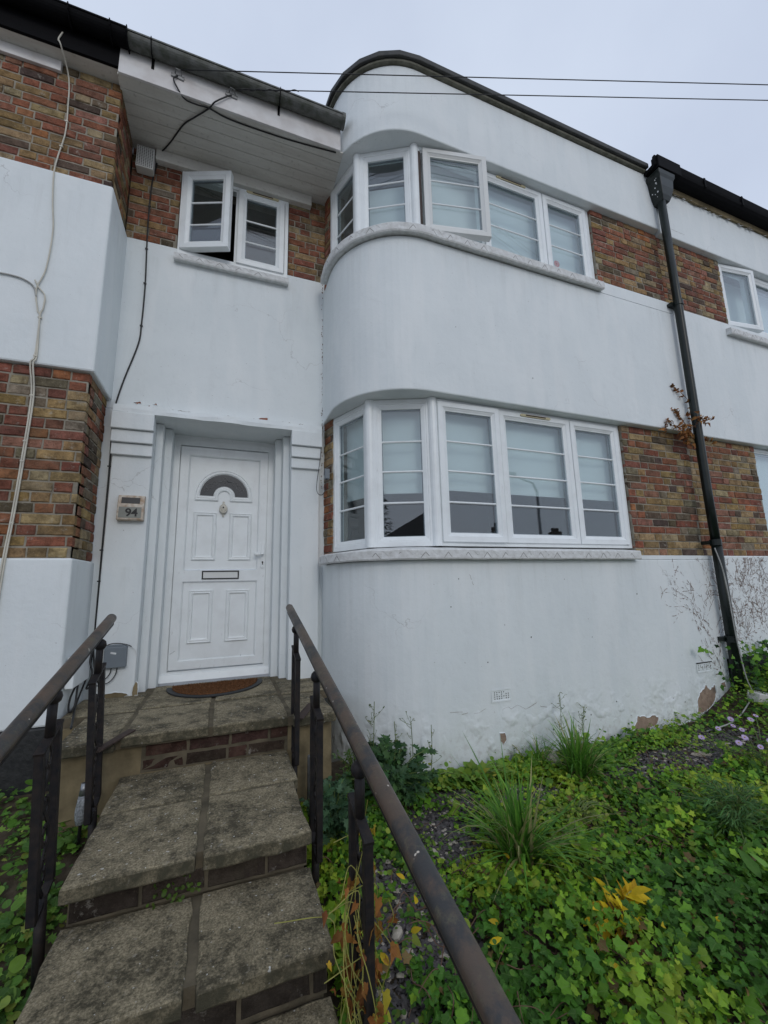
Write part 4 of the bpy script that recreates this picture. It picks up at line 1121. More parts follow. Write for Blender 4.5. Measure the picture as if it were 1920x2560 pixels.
# black box gutter next door, with the rotten fascia under it
m = MB(); prof = [(2.70, 4.835), (2.69, 4.86), (2.705, 4.885), (2.695, 4.93), (2.69, 4.955), (2.70, 4.96), (2.72, 4.955), (2.74, 4.86), (2.84, 4.85), (2.84, 4.81), (2.73, 4.81)]
m.loops([[(4.57, a, c) for a, c in prof], [(11, a, c) for a, c in prof]], True, 0, True, True)
gr = m.build('gutter', M['gutter_black'], house_r)
MB().box(4.60, 5.0, 2.675, 2.76, 4.80, 4.965).build('gutter_outlet', M['gutter_black'], gr, bevel=.006)
for gx in (5.45, 6.2, 6.95): MB().box(gx, gx + .03, 2.684, 2.72, 4.83, 4.962).build('gutter_joint', M['gutter_black'], gr)
m = MB(); loops = []
for i in range(120):
    x = 4.80 + i * .05
    j = mnoise.noise(Vector((x * 5, 0, 2))) * .025 + mnoise.noise(Vector((x * 19, 1, 2))) * .012
    loops.append([(x, YF - .015 + j * .3, 4.745 + j), (x, YF - .02, 4.81), (x, YF + .05, 4.81), (x, YF + .05, 4.76)])
m.loops(loops, True, 0, True, True); m.build('rotten_fascia', M['ochre'], house_r)
m = MB(); r = random.Random(9)
for i in range(46):
    x = 5.05 + r.random() ** 1.3 * 3; z = 4.745 + r.uniform(-.035, .015); s_ = r.uniform(.01, .04)
    m.add([(x, YF - .005, z), (x + s_, YF - .012 - r.random() * .03, z + r.uniform(-.02, .005)), (x + s_ * 1.4, YF - .004, z + s_ * .8), (x + s_ * .4, YF + .004, z + s_ * .7)], [(0, 1, 2, 3)])
m.build('flaking_paint', M['white_label'], house_r, fix=False)

# ------------------------------------------------------------------ entrance steps
steps = thing('front_steps', 'weathered concrete slab steps rising to the white front door', 'steps', (-.05, 2.2, -1.5))
def slab(x0, x1, y0, y1, zt, th=0.055, tilt=0.0, seed=0, chip=0.011):
    r = random.Random(seed); m = MB(); nx, ny = 7, 7
    def edge(x, y): return chip * mnoise.noise(Vector((x * 14 + seed, y * 14, seed * 1.7)))
    top = {}
    rings = []
    def ring(ins, z):
        P = []
        for i in range(nx): P.append((x0 + ins + (x1 - x0 - 2 * ins) * i / (nx - 1), y0 + ins))
        for i in range(1, ny): P.append((x1 - ins, y0 + ins + (y1 - y0 - 2 * ins) * i / (ny - 1)))
        for i in range(1, nx): P.append((x1 - ins - (x1 - x0 - 2 * ins) * i / (nx - 1), y1 - ins))
        for i in range(1, ny - 1): P.append((x0 + ins, y1 - ins - (y1 - y0 - 2 * ins) * i / (ny - 1)))
        return [(a + edge(a, c), c + edge(c + 5, a), z + edge(a, c + 9) * .5 + tilt * (a - x0)) for a, c in P]
    m.loops([ring(0.004, zt - th), ring(0, zt - th + .006), ring(0, zt - .008), ring(.003, zt - .003), ring(.010, zt)], True, 0, True, True)
    return m.build('paving_slab', M['slab'], steps)
# landing
slab(-0.50, -0.062, 2.785, 3.34, -0.800, seed=1); slab(-0.034, 0.405, 2.795, 3.34, -0.803, seed=2)
slab(-0.80, -0.525, 2.755, 3.31, -0.806, seed=3, tilt=0.01, chip=.012); slab(0.43, 0.70, 2.755, 3.33, -0.806, seed=4)
slab(-0.50, -0.062, 3.365, 4.02, -0.798, seed=5); slab(-0.034, 0.405, 3.365, 4.02, -0.797, seed=6)
slab(-0.945, -0.525, 3.345, 3.84, -0.802, seed=7); slab(0.43, 0.83, 3.36, 3.84, -0.802, seed=8)
m = MB()
m.box(-0.785, 0.69, 2.80, 3.338, -0.862, -0.810); m.box(-0.94, 0.83, 3.340, 4.03, -0.864, -0.808)
m.build('mortar_bed', M['mortar_wet'], steps)
m = MB(); m.box(-0.775, 0.685, 2.838, 3.9, -1.7, -0.862); m.box(-0.945, -0.775, 3.3, 3.9, -1.7, -.862)
m.build('landing_base', M['ochre'], steps)
# risers of engineering brick
def riser(x0, x1, y, z0, z1, cols, shade, lift=.006):
    MB().box(x0, x1, y + lift, y + .3, z0, z1).build('riser_bed', M['mortar_wet'], steps)
    pin = world_mat(steps).inverted()
    zc, rows = z0, max(1, round((z1 - z0) / .085)); ch = (z1 - z0) / rows
    for k in range(rows):
        x = x0 + .004 - (0.1 if k % 2 else 0)
        while x < x1 - .03:
            L = 0.215 if random.random() < .75 else .1025
            a, c = max(x, x0 + .003), min(x + L, x1 - .003)
            if c - a > .03:
                o = bpy.data.objects.new('brick', random.choice(PROTO[0 if L > .2 else 1]))
                o.location = ((a + c) / 2, y + random.uniform(-.003, .003), z0 + (k + .5) * ch)
                o.scale = ((c - a) / L, 1, ch / .0765 * .94); o.rotation_euler = (0, random.uniform(-.015, .015), random.uniform(-.01, .01))
                q = random.choice(cols); s_ = random.uniform(.7, 1.1) * shade
                o.color = (q[0] * s_, q[1] * s_, q[2] * s_, 1); COL.objects.link(o); o.parent = steps; o.matrix_parent_inverse = pin
            x += L + .012
RB = [(0.17, 0.095, 0.075), (0.15, 0.085, 0.075), (0.12, 0.085, 0.065), (0.15, 0.11, 0.075)]
riser(-0.40, 0.405, 2.832, -1.012, -0.864, RB, 0.48, .003)
slab(-0.487, -0.062, 1.915, 2.40, -1.010, seed=11); slab(-0.034, 0.375, 1.915, 2.40, -1.012, seed=12)
slab(-0.492, -0.062, 2.415, 2.828, -1.010, seed=13); slab(-0.034, 0.400, 2.415, 2.828, -1.009, seed=14)
MB().box(-0.475, 0.365, 1.96, 2.82, -1.075, -1.018).build('mortar_bed', M['mortar_wet'], steps)
riser(-0.475, 0.37, 1.97, -1.168, -1.068, [(0.07, 0.055, 0.045), (0.08, 0.06, 0.055)], 0.9)
MB().box(-0.46, 0.36, 1.99, 2.82, -1.7, -1.075).build('step_base', M['mortar_wet'], steps)
slab(-0.492, -0.068, 1.535, 1.965, -1.165, seed=21); slab(-0.036, 0.382, 1.535, 1.965, -1.167, seed=22)
MB().box(-0.475, 0.37, 1.575, 1.97, -1.23, -1.173).build('mortar_bed', M['mortar_wet'], steps)
riser(-0.475, 0.37, 1.59, -1.335, -1.222, [(0.06, 0.05, 0.042)], 0.9)
MB().box(-0.46, 0.36, 1.60, 1.98, -1.7, -1.23).build('step_base', M['mortar_wet'], steps)
for k, (y0, y1, z) in enumerate(((1.13, 1.585, -1.33), (0.72, 1.17, -1.49), (0.27, .705, -1.492), (-.18, .255, -1.494), (-.63, -.195, -1.496), (-1.1, -.645, -1.498))):
    slab(-0.495, -0.068, y0, y1, z, seed=31 + k); slab(-0.036, 0.385, y0, y1, z - .002, seed=41 + k)
MB().box(-0.48, 0.37, 1.17, 1.6, -1.9, -1.385).build('step_base', M['mortar_wet'], steps)
MB().box(-0.48, 0.37, -1.1, 1.18, -1.9, -1.545).build('step_base', M['mortar_wet'], steps)

# doormat
mat_o = thing('doormat', 'half round brown coir doormat with a black rubber rim at the door', 'doormat', (-.037, 3.86, -.80))
def dpoly(r, y0, n=26): return [(-.037 + r * math.cos(PI + PI * i / n), y0 + r * 1.14 * math.sin(PI + PI * i / n)) for i in range(n + 1)]
m = MB(); m.poly(dpoly(.365, 3.875), lambda a, c, d: (a, c, d), -.797, -.785); m.build('rubber_rim', M['rubber'], mat_o, bevel=.003)
m = MB(); m.poly(dpoly(.325, 3.872), lambda a, c, d: (a, c, d), -.785, -.776)
r = random.Random(3)
for i in range(2600):
    t = r.random() ** .5 * .322; a = PI + PI * r.random()
    x, y = -.037 + t * math.cos(a), 3.871 + t * 1.14 * math.sin(a)
    dx, dy, h_ = r.gauss(0, .006), r.gauss(0, .006), r.uniform(.006, .015)
    m.add([(x, y, -.778), (x + .004, y + .002, -.778), (x + dx, y + dy, -.776 + h_)], [(0, 1, 2)])
m.build('coir_pad', M['coir'], mat_o, fix=False)

# ------------------------------------------------------------------ handrails
def baluster(parent, x, y, z_top, z_bot, z_gnd, slope, lean=0.0, sep=0.155, z_ball=0.15, dx=0.0):
    s_ = sep / 2
    X = lambda z: x + dx * (z_top - z)
    m = MB()
    for sg in (-1, 1):
        zt, zb = z_top + sg * s_ * slope, z_bot + sg * s_ * slope * .9
        m.hexa([(X(zb) - .014, y + sg * s_ - .015, zb), (X(zb) + .014, y + sg * s_ - .015, zb), (X(zb) + .014, y + sg * s_ + .015, zb), (X(zb) - .014, y + sg * s_ + .015, zb),
                (x - .014, y + sg * s_ - .015, zt), (x + .014, y + sg * s_ - .015, zt), (x + .014, y + sg * s_ + .015, zt), (x - .014, y + sg * s_ + .015, zt)])
    o = m.build('baluster', M['iron'], parent, bevel=.003)
    m = MB()
    m.bar((x, y - s_ - .016, z_top - (s_ + .016) * slope + .006), (x, y + s_ + .016, z_top + (s_ + .016) * slope + .006), 0.032, 0.012)
    m.build('bracket_bar', M['iron'], o); m = MB()
    m.bar((X(z_bot), y - s_, z_bot - s_ * slope + .0), (X(z_bot), y + s_, z_bot + s_ * slope), 0.026, 0.012)
    m.build('bracket_bar', M['iron'], o)
    m = MB(); m.tube([(x, y, z_top), (x, y, z_top + z_ball)], 0.017, 10); m.build('post_stem', M['iron'], o, smooth=True)
    m = MB(); m.tube([(X(z_bot), y, z_bot + .01), (X(z_gnd), y, z_gnd)], 0.018, 10); m.build('foot_stem', M['iron'], o, smooth=True)
    MB().ball((x, y, z_top + z_ball), 0.030, 12).build('ball_joint', M['iron'], o, smooth=True)
    m = MB()
    H = z_top - z_bot
    def flat(pts):
        for a, c in zip(pts, pts[1:]): m.bar(a, c, 0.016, 0.006, up=(1, 0, 0))
    for (c0, rr) in ((.22, .034), (.42, .03), (.62, .034), (.84, .03)):
        zc = z_top - H * c0
        flat([(X(zc), y + rr * (1 - .05 * i) * math.cos(i * .55 + c0 * 9), zc + rr * 1.5 * (1 - .05 * i) * math.sin(i * .55 + c0 * 9)) for i in range(12)])
    flat([(X(z_top - H * t), y + .035 * math.sin(t * 13), z_top - H * t) for t in np.linspace(.02, .98, 26)])
    m.build('scrollwork', M['iron'], o)
    return o
def handrail(label, x, a, c, posts, dx):
    root = thing('handrail', label, 'handrail', (x, posts[0][0], -1.2), 'iron handrails beside the steps')
    a, c = Vector(a), Vector(c)
    pts = [a + (c - a) * t for t in np.linspace(0, 1, 14)]
    d = (c - a).normalized()
    m = MB(); m.tube([a - d * .012] + pts, [0.013] + [0.0258] * 14, 18)
    m.build('rail', M['rail'], root, smooth=True)
    off = Vector((0, 0, -.0285))
    m = MB(); m.bar(a + off + d * .01, c + off, 0.034, 0.012); m.build('flat_bar', M['iron'], root, bevel=.002)
    sl = (a.z - c.z) / (a.y - c.y)
    for (y, zt, zb, zg) in posts: baluster(root, x, y, zt, zb, zg, sl * 1.5, dx=dx)
    return root
def rz(a, s_): return lambda y: a[2] - (a[1] - y) * s_
hrR = handrail('long brown handrail sweeping down beside the ivy, wrapped by a drying vine', 0.44, (0.44, 3.10, -0.160), (0.44, 0.30, -0.775),
               [(2.775, -0.432, -1.03, -1.33), (2.13, -0.598, -1.19, -1.45), (1.43, -0.755, -1.36, -1.62), (0.70, -0.905, -1.42, -1.7)], 0.0)
hrL = handrail('shorter patchy brown handrail beside the neighbouring white wall', -0.60, (-0.60, 2.83, -0.165), (-0.60, 0.55, -0.72),
               [(2.64, -0.437, -1.075, -1.36), (2.035, -0.555, -1.10, -1.40), (1.42, -0.72, -1.2, -1.5)], 0.05)
m = MB(); m.bar((0.575, 2.93, -.785), (0.452, 2.70, -.80), 0.05, 0.006); m.bar((0.552, 2.935, -.80), (0.43, 2.705, -.815), 0.006, 0.04); m.build('fixing_bracket', M['rust'], hrR)
m = MB(); m.bar((-0.46, 2.87, -.79), (-0.585, 2.66, -.815), 0.045, 0.008); m.build('fixing_bracket', M['rust'], hrL)

# ------------------------------------------------------------------ fittings on the walls
# solar number light
nb = thing('house_number_light', 'rusty cream solar wall light showing the number 94', 'wall light', (-.73, 3.79, .64))
m = MB(); prof = [(YP, .535), (YP - .050, .535), (YP - .056, .545), (YP - .052, .655), (YP - .030, .742), (YP, .742)]
m.loops([[(-.826, a, c) for a, c in prof], [(-.638, a, c) for a, c in prof]], True, 0, True, True); m.build('lamp_body', M['beige'], nb, bevel=.006)
m = MB(); m.hexa([(-.812, YP - .0585, .555), (-.654, YP - .0585, .555), (-.654, YP - .05, .555), (-.812, YP - .05, .555), (-.812, YP - .0555, .642), (-.654, YP - .0555, .642), (-.654, YP - .05, .642), (-.812, YP - .05, .642)]); m.build('number_panel', M['frost'], nb)
m = MB(); m.hexa([(-.80, YP - .0505, .672), (-.67, YP - .0505, .672), (-.67, YP - .04, .672), (-.80, YP - .04, .672), (-.80, YP - .038, .722), (-.67, YP - .038, .722), (-.67, YP - .03, .722), (-.80, YP - .03, .722)]); m.build('solar_cell', M['ink'], nb)
fc = bpy.data.curves.new('numerals', 'FONT'); fc.body = '94'; fc.size = 0.088; fc.extrude = .0012; fc.offset = 0.0022; fc.align_x = 'CENTER'
tx = bpy.data.objects.new('numerals', fc); COL.objects.link(tx); fc.materials.append(M['ink'])
tx.rotation_euler = (PI / 2, 0, 0); tx.location = (-.722, YP - .0595, .568)
bpy.context.view_layer.update()
nm = bpy.data.meshes.new_from_object(tx.evaluated_get(bpy.context.evaluated_depsgraph_get()))
to = bpy.data.objects.new('numerals', nm); COL.objects.link(to); to.rotation_euler = tx.rotation_euler; to.location = tx.location
bpy.data.objects.remove(tx); to.name = 'numerals'; adopt(to, nb)
# alarm-type vent cowl in the eaves corner
cw = thing('vent_grille', 'white perforated vent grille tucked under the soffit corner', 'vent', (-.85, 3.8, 3.92))
MB().box(-.925, -.782, 3.765, YR, 3.825, 4.05).build('grille_case', M['upvc_dirty'], cw, bevel=.004)
m = MB()
for i in range(8):
    for j in range(13):
        cx, cz = -.912 + i * .0168, 3.84 + j * .0163
        m.add([(cx + .0052 * math.cos(t), 3.7635, cz + .0052 * math.sin(t)) for t in np.linspace(0, 2 * PI, 7)[:-1]], [tuple(range(6))])
m.build('grille_holes', M['dark'], cw, fix=False)
# grey telecoms box low on the pilaster
gb = thing('junction_box', 'grey telecoms box with a white sticker low beside the door', 'junction box', (-.755, 3.79, -.5))
MB().box(-.828, -.680, YP - .045, YP - .001, -.585, -.432).build('box_case', M['grey_plastic'], gb, bevel=.006)
MB().box(-.815, -.69, YP - .032, YP - .004, -.431, -.42).build('box_lip', M['grey_plastic'], gb)
m = MB(); m.poly([(-.785, -.479), (-.748, -.488), (-.746, -.475), (-.783, -.466)], lambda a, c, d: (a, d, c), YP - .0465, YP - .0455); m.build('sticker', M['white_label'], gb)
m = MB()
m.tube(catmull([(-.88, YP - .01, -.47), (-.85, YP - .02, -.445), (-.80, YP - .022, -.413), (-.74, YP - .02, -.41), (-.68, YP - .02, -.425), (-.655, YP - .015, -.44)]), .0035, 6)
m.tube(catmull([(-.775, YP - .02, -.585), (-.785, YP - .02, -.63), (-.82, YP - .02, -.67), (-.88, YP - .012, -.685)]), .0035, 6)
m.tube(catmull([(-.738, YP - .02, -.585), (-.748, YP - .02, -.64), (-.79, YP - .02, -.69), (-.88, YP - .012, -.71)]), .0035, 6)
m.build('lead', M['cable_black'], gb, smooth=True)
m = MB(); m.tube(catmull([(-.655, YP - .015, -.44), (-.63, YP - .01, -.47), (-.615, YP - .006, -.52)]), .002, 5); m.build('fibre_tail', M['white_label'], gb)
# conduit in the corner
MB().box(-.952, -.905, 3.40, 3.75, -.64, -.44).build('trunking', M['upvc'], house_l, bevel=.006)
# box on the bay side
jb = thing('junction_box', 'small grey cable box on the brick side of the bay with a loose black loop', 'junction box', (.83, 3.66, 1.0))
MB().box(XB - .022, XB + .02, 3.625, 3.675, .955, 1.05).build('box_case', M['grey_plastic'], jb, bevel=.004)
m = MB(); m.tube(catmull([(XB - .012, 3.78, 1.52), (XB - .03, 3.74, 1.36), (XB - .05, 3.73, 1.15), (XB - .08, 3.72, .93), (XB - .075, 3.72, .84), (XB - .04, 3.70, .815), (XB - .015, 3.67, .85), (XB - .008, 3.65, .955)]), .0032, 6); m.build('lead', M['cable_black'], jb, smooth=True)

# cables
def cable(name, label, runs, r, mat, cat='cable', group=None, clips=()):
    m = MB()
    for P in runs: m.tube(catmull(P, 6), r, 6)
    o = m.build(name, mat, smooth=True); tag(o, label, cat, group)
    if clips:
        for c in clips: MB().box(c[0] - .011, c[0] + .011, c[1] - .007, c[1] + .006, c[2] - .005, c[2] + .005).build('cable_clip', mat, o)
    return o
yw = YL - .010
yk = YL + .018
P1 = [(-1.353, Y_FAS - .01, 4.27), (-1.373, Y_FAS - .01, 4.19), (-1.352, Y_FAS - .012, 4.14), (-1.331, yk, 4.03), (-1.312, yk, 3.745), (-1.308, yk, 3.506), (-1.335, yk, 3.278), (-1.336, yw + .005, 3.10), (-1.318, yw, 2.85), (-1.294, yw, 2.607), (-1.306, yw, 2.292), (-1.345, yw, 2.12), (-1.322, yw, 1.96), (-1.305, yw, 1.90), (-1.304, yw, 1.614), (-1.325, yw + .005, 1.552), (-1.305, yk, 1.328), (-1.311, yk, .922), (-1.325, yk, .50), (-1.334, yw + .01, .20), (-1.34, yw, -.2), (-1.35, yw, -.8)]
P2 = [(-1.36, yw, 2.19), (-1.335, yw, 2.14), (-1.292, yw, 2.08), (-1.292, yw, 1.98), (-1.303, yw - .004, 1.91), (-1.293, yw, 1.614), (-1.307, yw, 1.545), (-1.292, yk, 1.328), (-1.299, yk, .922), (-1.313, yk, .50), (-1.322, yw + .01, .20), (-1.328, yw, -.2), (-1.338, yw, -.8)]
cable('wall_cable', 'off white cables clipped down the brick and render beside the black gutter', [P1, P2], .0055, M['cable_white'], clips=[(-1.309, yk, 3.62), (-1.322, yk, 3.38), (-1.303, yw, 1.905), (-1.30, yw, 1.612), (-1.302, yk, 1.33), (-1.306, yk, 1.0), (-1.308, yk, .86), (-1.32, yk, .44)])
cable('wall_cable', 'grey cable running across the neighbouring white wall to the clipped pair', [[(-1.9, yw, 2.22), (-1.60, yw, 2.195), (-1.50, yw, 2.192), (-1.42, yw, 2.178), (-1.362, yw, 2.135), (-1.34, yw, 2.06)]], .006, M['cable_grey'])
zs_ = Z_SOF - .006
ya = YR - .008
yc2 = YP - .012
cable('wall_cable', 'black cable from the wire anchors across the soffit and down beside the door', [
    [(-.121, Y_FAS - .02, 4.255), (-.16, Y_FAS - .02, 4.22), (-.25, Y_FAS - .02, 4.12), (-.30, 3.27, zs_), (-.42, 3.38, zs_ - .01), (-.52, 3.49, zs_), (-.65, 3.70, zs_), (-.755, YR - .015, zs_ - .02), (-.768, ya, 3.98), (-.797, ya, 3.72), (-.800, ya, 3.33), (-.793, ya, 3.06), (-.780, ya - .002, 2.66), (-.783, ya, 2.3), (-.795, ya, 2.10), (-.878, ya, 1.75), (-.922, ya, 1.51), (-.925, yc2 + .03, 1.32), (-.918, yc2 + .03, .98), (-.914, yc2 + .02, .5), (-.912, yc2 + .02, .06), (-.91, yc2 + .02, -.3), (-.905, yc2, -.46), (-.915, 3.74, -.62), (-.935, 3.68, -.74), (-.92, 3.55, -.79), (-.86, 3.30, -.792), (-.80, 3.05, -.79)],
    [(-.548, Y_FAS - .02, 4.25), (-.575, Y_FAS - .022, 4.20), (-.545, Y_FAS - .022, 4.13), (-.49, 3.26, zs_), (-.40, 3.262, zs_ - .012), (-.296, 3.268, zs_), (-.12, 3.30, zs_), (.28, 3.30, zs_), (.55, 3.285, zs_), (.83, 3.262, zs_)],
    [(-.885, yc2 + .02, -.35), (-.90, 3.72, -.5), (-.875, 3.70, -.6), (-.90, 3.69, -.70), (-.87, 3.74, -.66), (-.885, 3.76, -.52), (-.90, 3.76, -.42)],
    [(-.918, 3.55, -.62), (-.945, 3.52, -.72), (-.93, 3.46, -.79), (-.905, 3.48, -.76), (-.912, 3.53, -.64)]], .0062, M['cable_black'],
    clips=[(-.799, ya, 3.5), (-.794, ya, 3.05), (-.783, ya, 2.7), (-.783, ya, 2.28), (-.918, yc2 + .02, .98), (-.914, yc2 + .01, .3), (-.912, yc2 + .01, .06)])
def anchor(x, z):
    m = MB(); m.bar((x - .05, Y_FAS - .012, z - .012), (x + .05, Y_FAS - .012, z - .022), .03, .008, up=(0, 1, 0)); m.tube([(x - .02, Y_FAS - .012, z), (x - .01, Y_FAS - .05, z + .012), (x + .025, Y_FAS - .045, z + .012), (x + .03, Y_FAS - .012, z - .004)], .005, 6)
    return m.build('wire_anchor', M['steel'], house)
anchor(-.548, 4.268); anchor(-.121, 4.28)
PO = Vector((26.0, -5.3, 5.75))
for i, (hk, th, lb) in enumerate((((-.52, Y_FAS - .05, 4.282), (4.545, 1.625, 4.5), 'upper thin black overhead wire crossing the sky from the white fascia'), ((-.09, Y_FAS - .05, 4.290), (4.70, 1.703, 4.5), 'lower thin black overhead wire crossing the sky from the white fascia'))):
    a, t = Vector(hk), Vector(th)
    e = a + (t - a) * 5.2
    m = MB(); m.tube([a + (e - a) * s_ for s_ in np.linspace(0, 1, 20)], .0042, 6)
    if i == 1: m.tube([a + (t - a).normalized() * s_ + Vector((0, .006 * math.sin(s_ * 60), .006 * math.cos(s_ * 60))) for s_ in np.linspace(0, .55, 60)], .004, 5)
    tag(m.build('overhead_wire', M['cable_black'], smooth=True), lb, 'wire', 'overhead wires')
m = MB(); m.tube(catmull([(PX - .075, PY - .03, .28), (PX - .055, PY - .055, .10), (PX - .03, PY - .06, -.12), (PX - .02, PY - .065, -.58), (PX + .02, PY - .07, -.95), (PX + .03, PY - .10, -1.1), (4.60, 2.62, gz(4.6, 2.62) + .03), (4.30, 2.60, gz(4.3, 2.6) + .03), (4.0, 2.66, gz(4, 2.66) + .02)]), .006, 6)
tag(m.build('loose_cable', M['cable_grey'], smooth=True), 'thin grey cable trailing down the black downpipe into the ivy', 'cable')

# dried creeper and its traces on the wall
m = MB(); r = random.Random(21)
def trace(x, z, ang, n_, step, yf, spread):
    for i in range(n_):
        ang += r.gauss(0, .16)
        if r.random() < .2 and n_ > 8: trace(x, z, ang + r.choice((-1, 1)) * r.uniform(.3, .8), n_ // 3, step, yf, spread)
        L = step * r.uniform(.4, 1.1)
        x2, z2 = x + math.sin(ang) * L, z + math.cos(ang) * L
        if r.random() < .55 and z2 < .2:
            wv = r.uniform(.0006, .0032)
            ox, oz = math.cos(ang) * wv, -math.sin(ang) * wv
            m.add([(x - ox, yf, z - oz), (x2 - ox * .6, yf - .001, z2 - oz * .6), (x2 + ox * .6, yf - .001, z2 + oz * .6), (x + ox, yf, z + oz)], [(0, 1, 2, 3)])
        x, z = x2 + r.gauss(0, .002), z2
for (x, z, a, n_) in ((4.66, -.75, -.42, 44), (4.62, -.9, -.5, 24), (4.60, -.55, -.55, 30), (4.64, -.35, -.15, 22), (4.52, -.75, -.55, 16), (4.66, -.6, -.1, 30), (4.58, -1.0, -.3, 24), (4.45, -.35, -.5, 26), (4.64, -.7, -.35, 34), (4.60, -.85, -.45, 34), (4.55, -.3, -.45, 24), (4.66, -.2, -.35, 20), (4.66, -1.0, -.2, 40), (4.50, -.6, -.5, 22), (4.40, -.15, -.4, 14)):
    trace(x, z, a, n_, .032, YF - .003, 0)
for i in range(28):
    trace(4.82 + i * .042 + r.uniform(-.03, .03), -.72 + r.uniform(-.1, .2), r.uniform(-.45, .25), 38, .034, YF + .009, 0)
for i in range(6):
    trace(4.35 + r.uniform(-.2, .2), 1.62 + r.uniform(0, .12), -1.0 + r.uniform(-.2, .2), 6, .02, YF - .003, 0) if False else None
tag(m.build('creeper_trace', M['pale_twig'], fix=False), 'brown traces of old creeper stuck to the white walls beside the downpipe', 'dead creeper', None, 'stuff')

# ------------------------------------------------------------------ leaves and plants
def arr(b_): return np.array(b_.v, float), b_.f
IVY_O = [(0, 0), (.16, -.12), (.40, -.08), (.40, .10), (.43, .22), (.60, .42), (.42, .50), (.28, .58), (.19, .78), (0, 1.0)]
def leaf_proto(outline, fold=.22, curl=.18, cy=.3):
    O = outline + [(-x, y) for x, y in outline[-2:0:-1]]
    V = [(0, cy, 0)] + [(x, y, fold * abs(x) - curl * y * y) for x, y in O]
    n_ = len(O)
    return np.array(V), [(0, 1 + i, 1 + (i + 1) % n_) for i in range(n_)], np.array([(v[0], v[1]) for v in V])
IVY = leaf_proto(IVY_O, .32, .25)
HEART = leaf_proto([(0, 0), (.2, -.14), (.42, -.02), (.5, .2), (.4, .5), (.2, .8), (0, 1.05)], .2, .22)
OVAL = leaf_proto([(0, 0), (.13, .15), (.2, .42), (.15, .72), (0, 1.0)], .35, .25)
LOBED = leaf_proto([(0, 0), (.10, .12), (.30, .16), (.16, .30), (.38, .46), (.18, .52), (.26, .76), (.09, .74), (0, 1.0)], .3, .35)
ROUND = leaf_proto([(0, .0), (.3, .05), (.5, .35), (.42, .7), (.2, .95), (0, 1.0)], .15, .1)
BLADE = leaf_proto([(0, 0), (.06, .25), (.05, .65), (0, 1.0)], .1, .5, .5)
CRUMP = leaf_proto([(0, 0), (.22, -.10), (.36, .08), (.30, .3), (.40, .5), (.2, .74), (0, 1.0)], .95, .8)
CHIP = (np.array([(-.5, -.3, 0), (.4, -.4, 0), (.55, .2, 0), (0, .45, 0), (-.5, .25, 0), (-.42, -.25, .12), (.33, -.33, .14), (.45, .15, .12), (0, .36, .15), (-.42, .2, .12)]),
        [(5, 6, 7, 8, 9), (0, 1, 6, 5), (1, 2, 7, 6), (2, 3, 8, 7), (3, 4, 9, 8), (4, 0, 5, 9)], np.zeros((10, 2)))

def scatter(name, proto, P, D, N, S, T, mat, parent=None, squash=None):
    """place a leaf per row: P base, D direction of the leaf axis, N up-normal hint, S size, T tint"""
    V, F, UV = proto
    P, D, N = np.asarray(P, float), np.asarray(D, float), np.asarray(N, float)
    D = D / np.linalg.norm(D, axis=1, keepdims=True)
    X = np.cross(D, N); X /= np.linalg.norm(X, axis=1, keepdims=True) + 1e-9
    Z = np.cross(X, D)
    S = np.asarray(S, float)[:, None, None]
    W = P[:, None, :] + S * (V[None, :, 0:1] * X[:, None, :] + V[None, :, 1:2] * D[:, None, :] + V[None, :, 2:3] * Z[:, None, :])
    n_, k = len(P), len(V)
    me = bpy.data.meshes.new(name)
    fl = np.array([len(f) for f in F]); loops1 = np.concatenate([np.array(f) for f in F])
    loops = (loops1[None, :] + (np.arange(n_) * k)[:, None]).ravel()
    totals = np.tile(fl, n_); starts = np.concatenate([[0], np.cumsum(totals)[:-1]])
    me.vertices.add(n_ * k); me.vertices.foreach_set('co', W.reshape(-1))
    me.loops.add(len(loops)); me.loops.foreach_set('vertex_index', loops.astype(np.int32))
    me.polygons.add(len(totals)); me.polygons.foreach_set('loop_start', starts.astype(np.int32))
    me.update(calc_edges=True)
    uv = me.uv_layers.new(name='leaf')
    uvv = np.tile(UV, (n_, 1))[loops]
    uv.data.foreach_set('uv', uvv.reshape(-1).astype(np.float32))
    ca = me.color_attributes.new('tint', 'FLOAT_COLOR', 'POINT')
    T = np.asarray(T, float); T4 = np.concatenate([T, np.ones((n_, 1))], 1)
    ca.data.foreach_set('color', np.repeat(T4, k, axis=0).reshape(-1).astype(np.float32))
    me.materials.append(mat)
    me.polygons.foreach_set('use_smooth', [True] * len(me.polygons))
    me.validate()
    o = bpy.data.objects.new(name, me); COL.objects.link(o)
    if parent: adopt(o, parent)
    return o
def tints(n_, cols, wts, jit=.25):
    c = np.array(cols)[RNG.choice(len(cols), n_, p=np.array(wts) / sum(wts))]
    return c * (1 + RNG.uniform(-jit, jit, (n_, 1))) * (1 + RNG.uniform(-.08, .08, (n_, 3)))
def outdirs(n_, up=(.1, .9)):
    a = RNG.uniform(0, 2 * PI, n_); u = RNG.uniform(up[0], up[1], n_)
    return np.stack([np.cos(a) * np.sqrt(1 - u * u), np.sin(a) * np.sqrt(1 - u * u), u], 1)
def nz(x, y, s_, k=0.0): return mnoise.noise(Vector((x * s_, y * s_, k)))

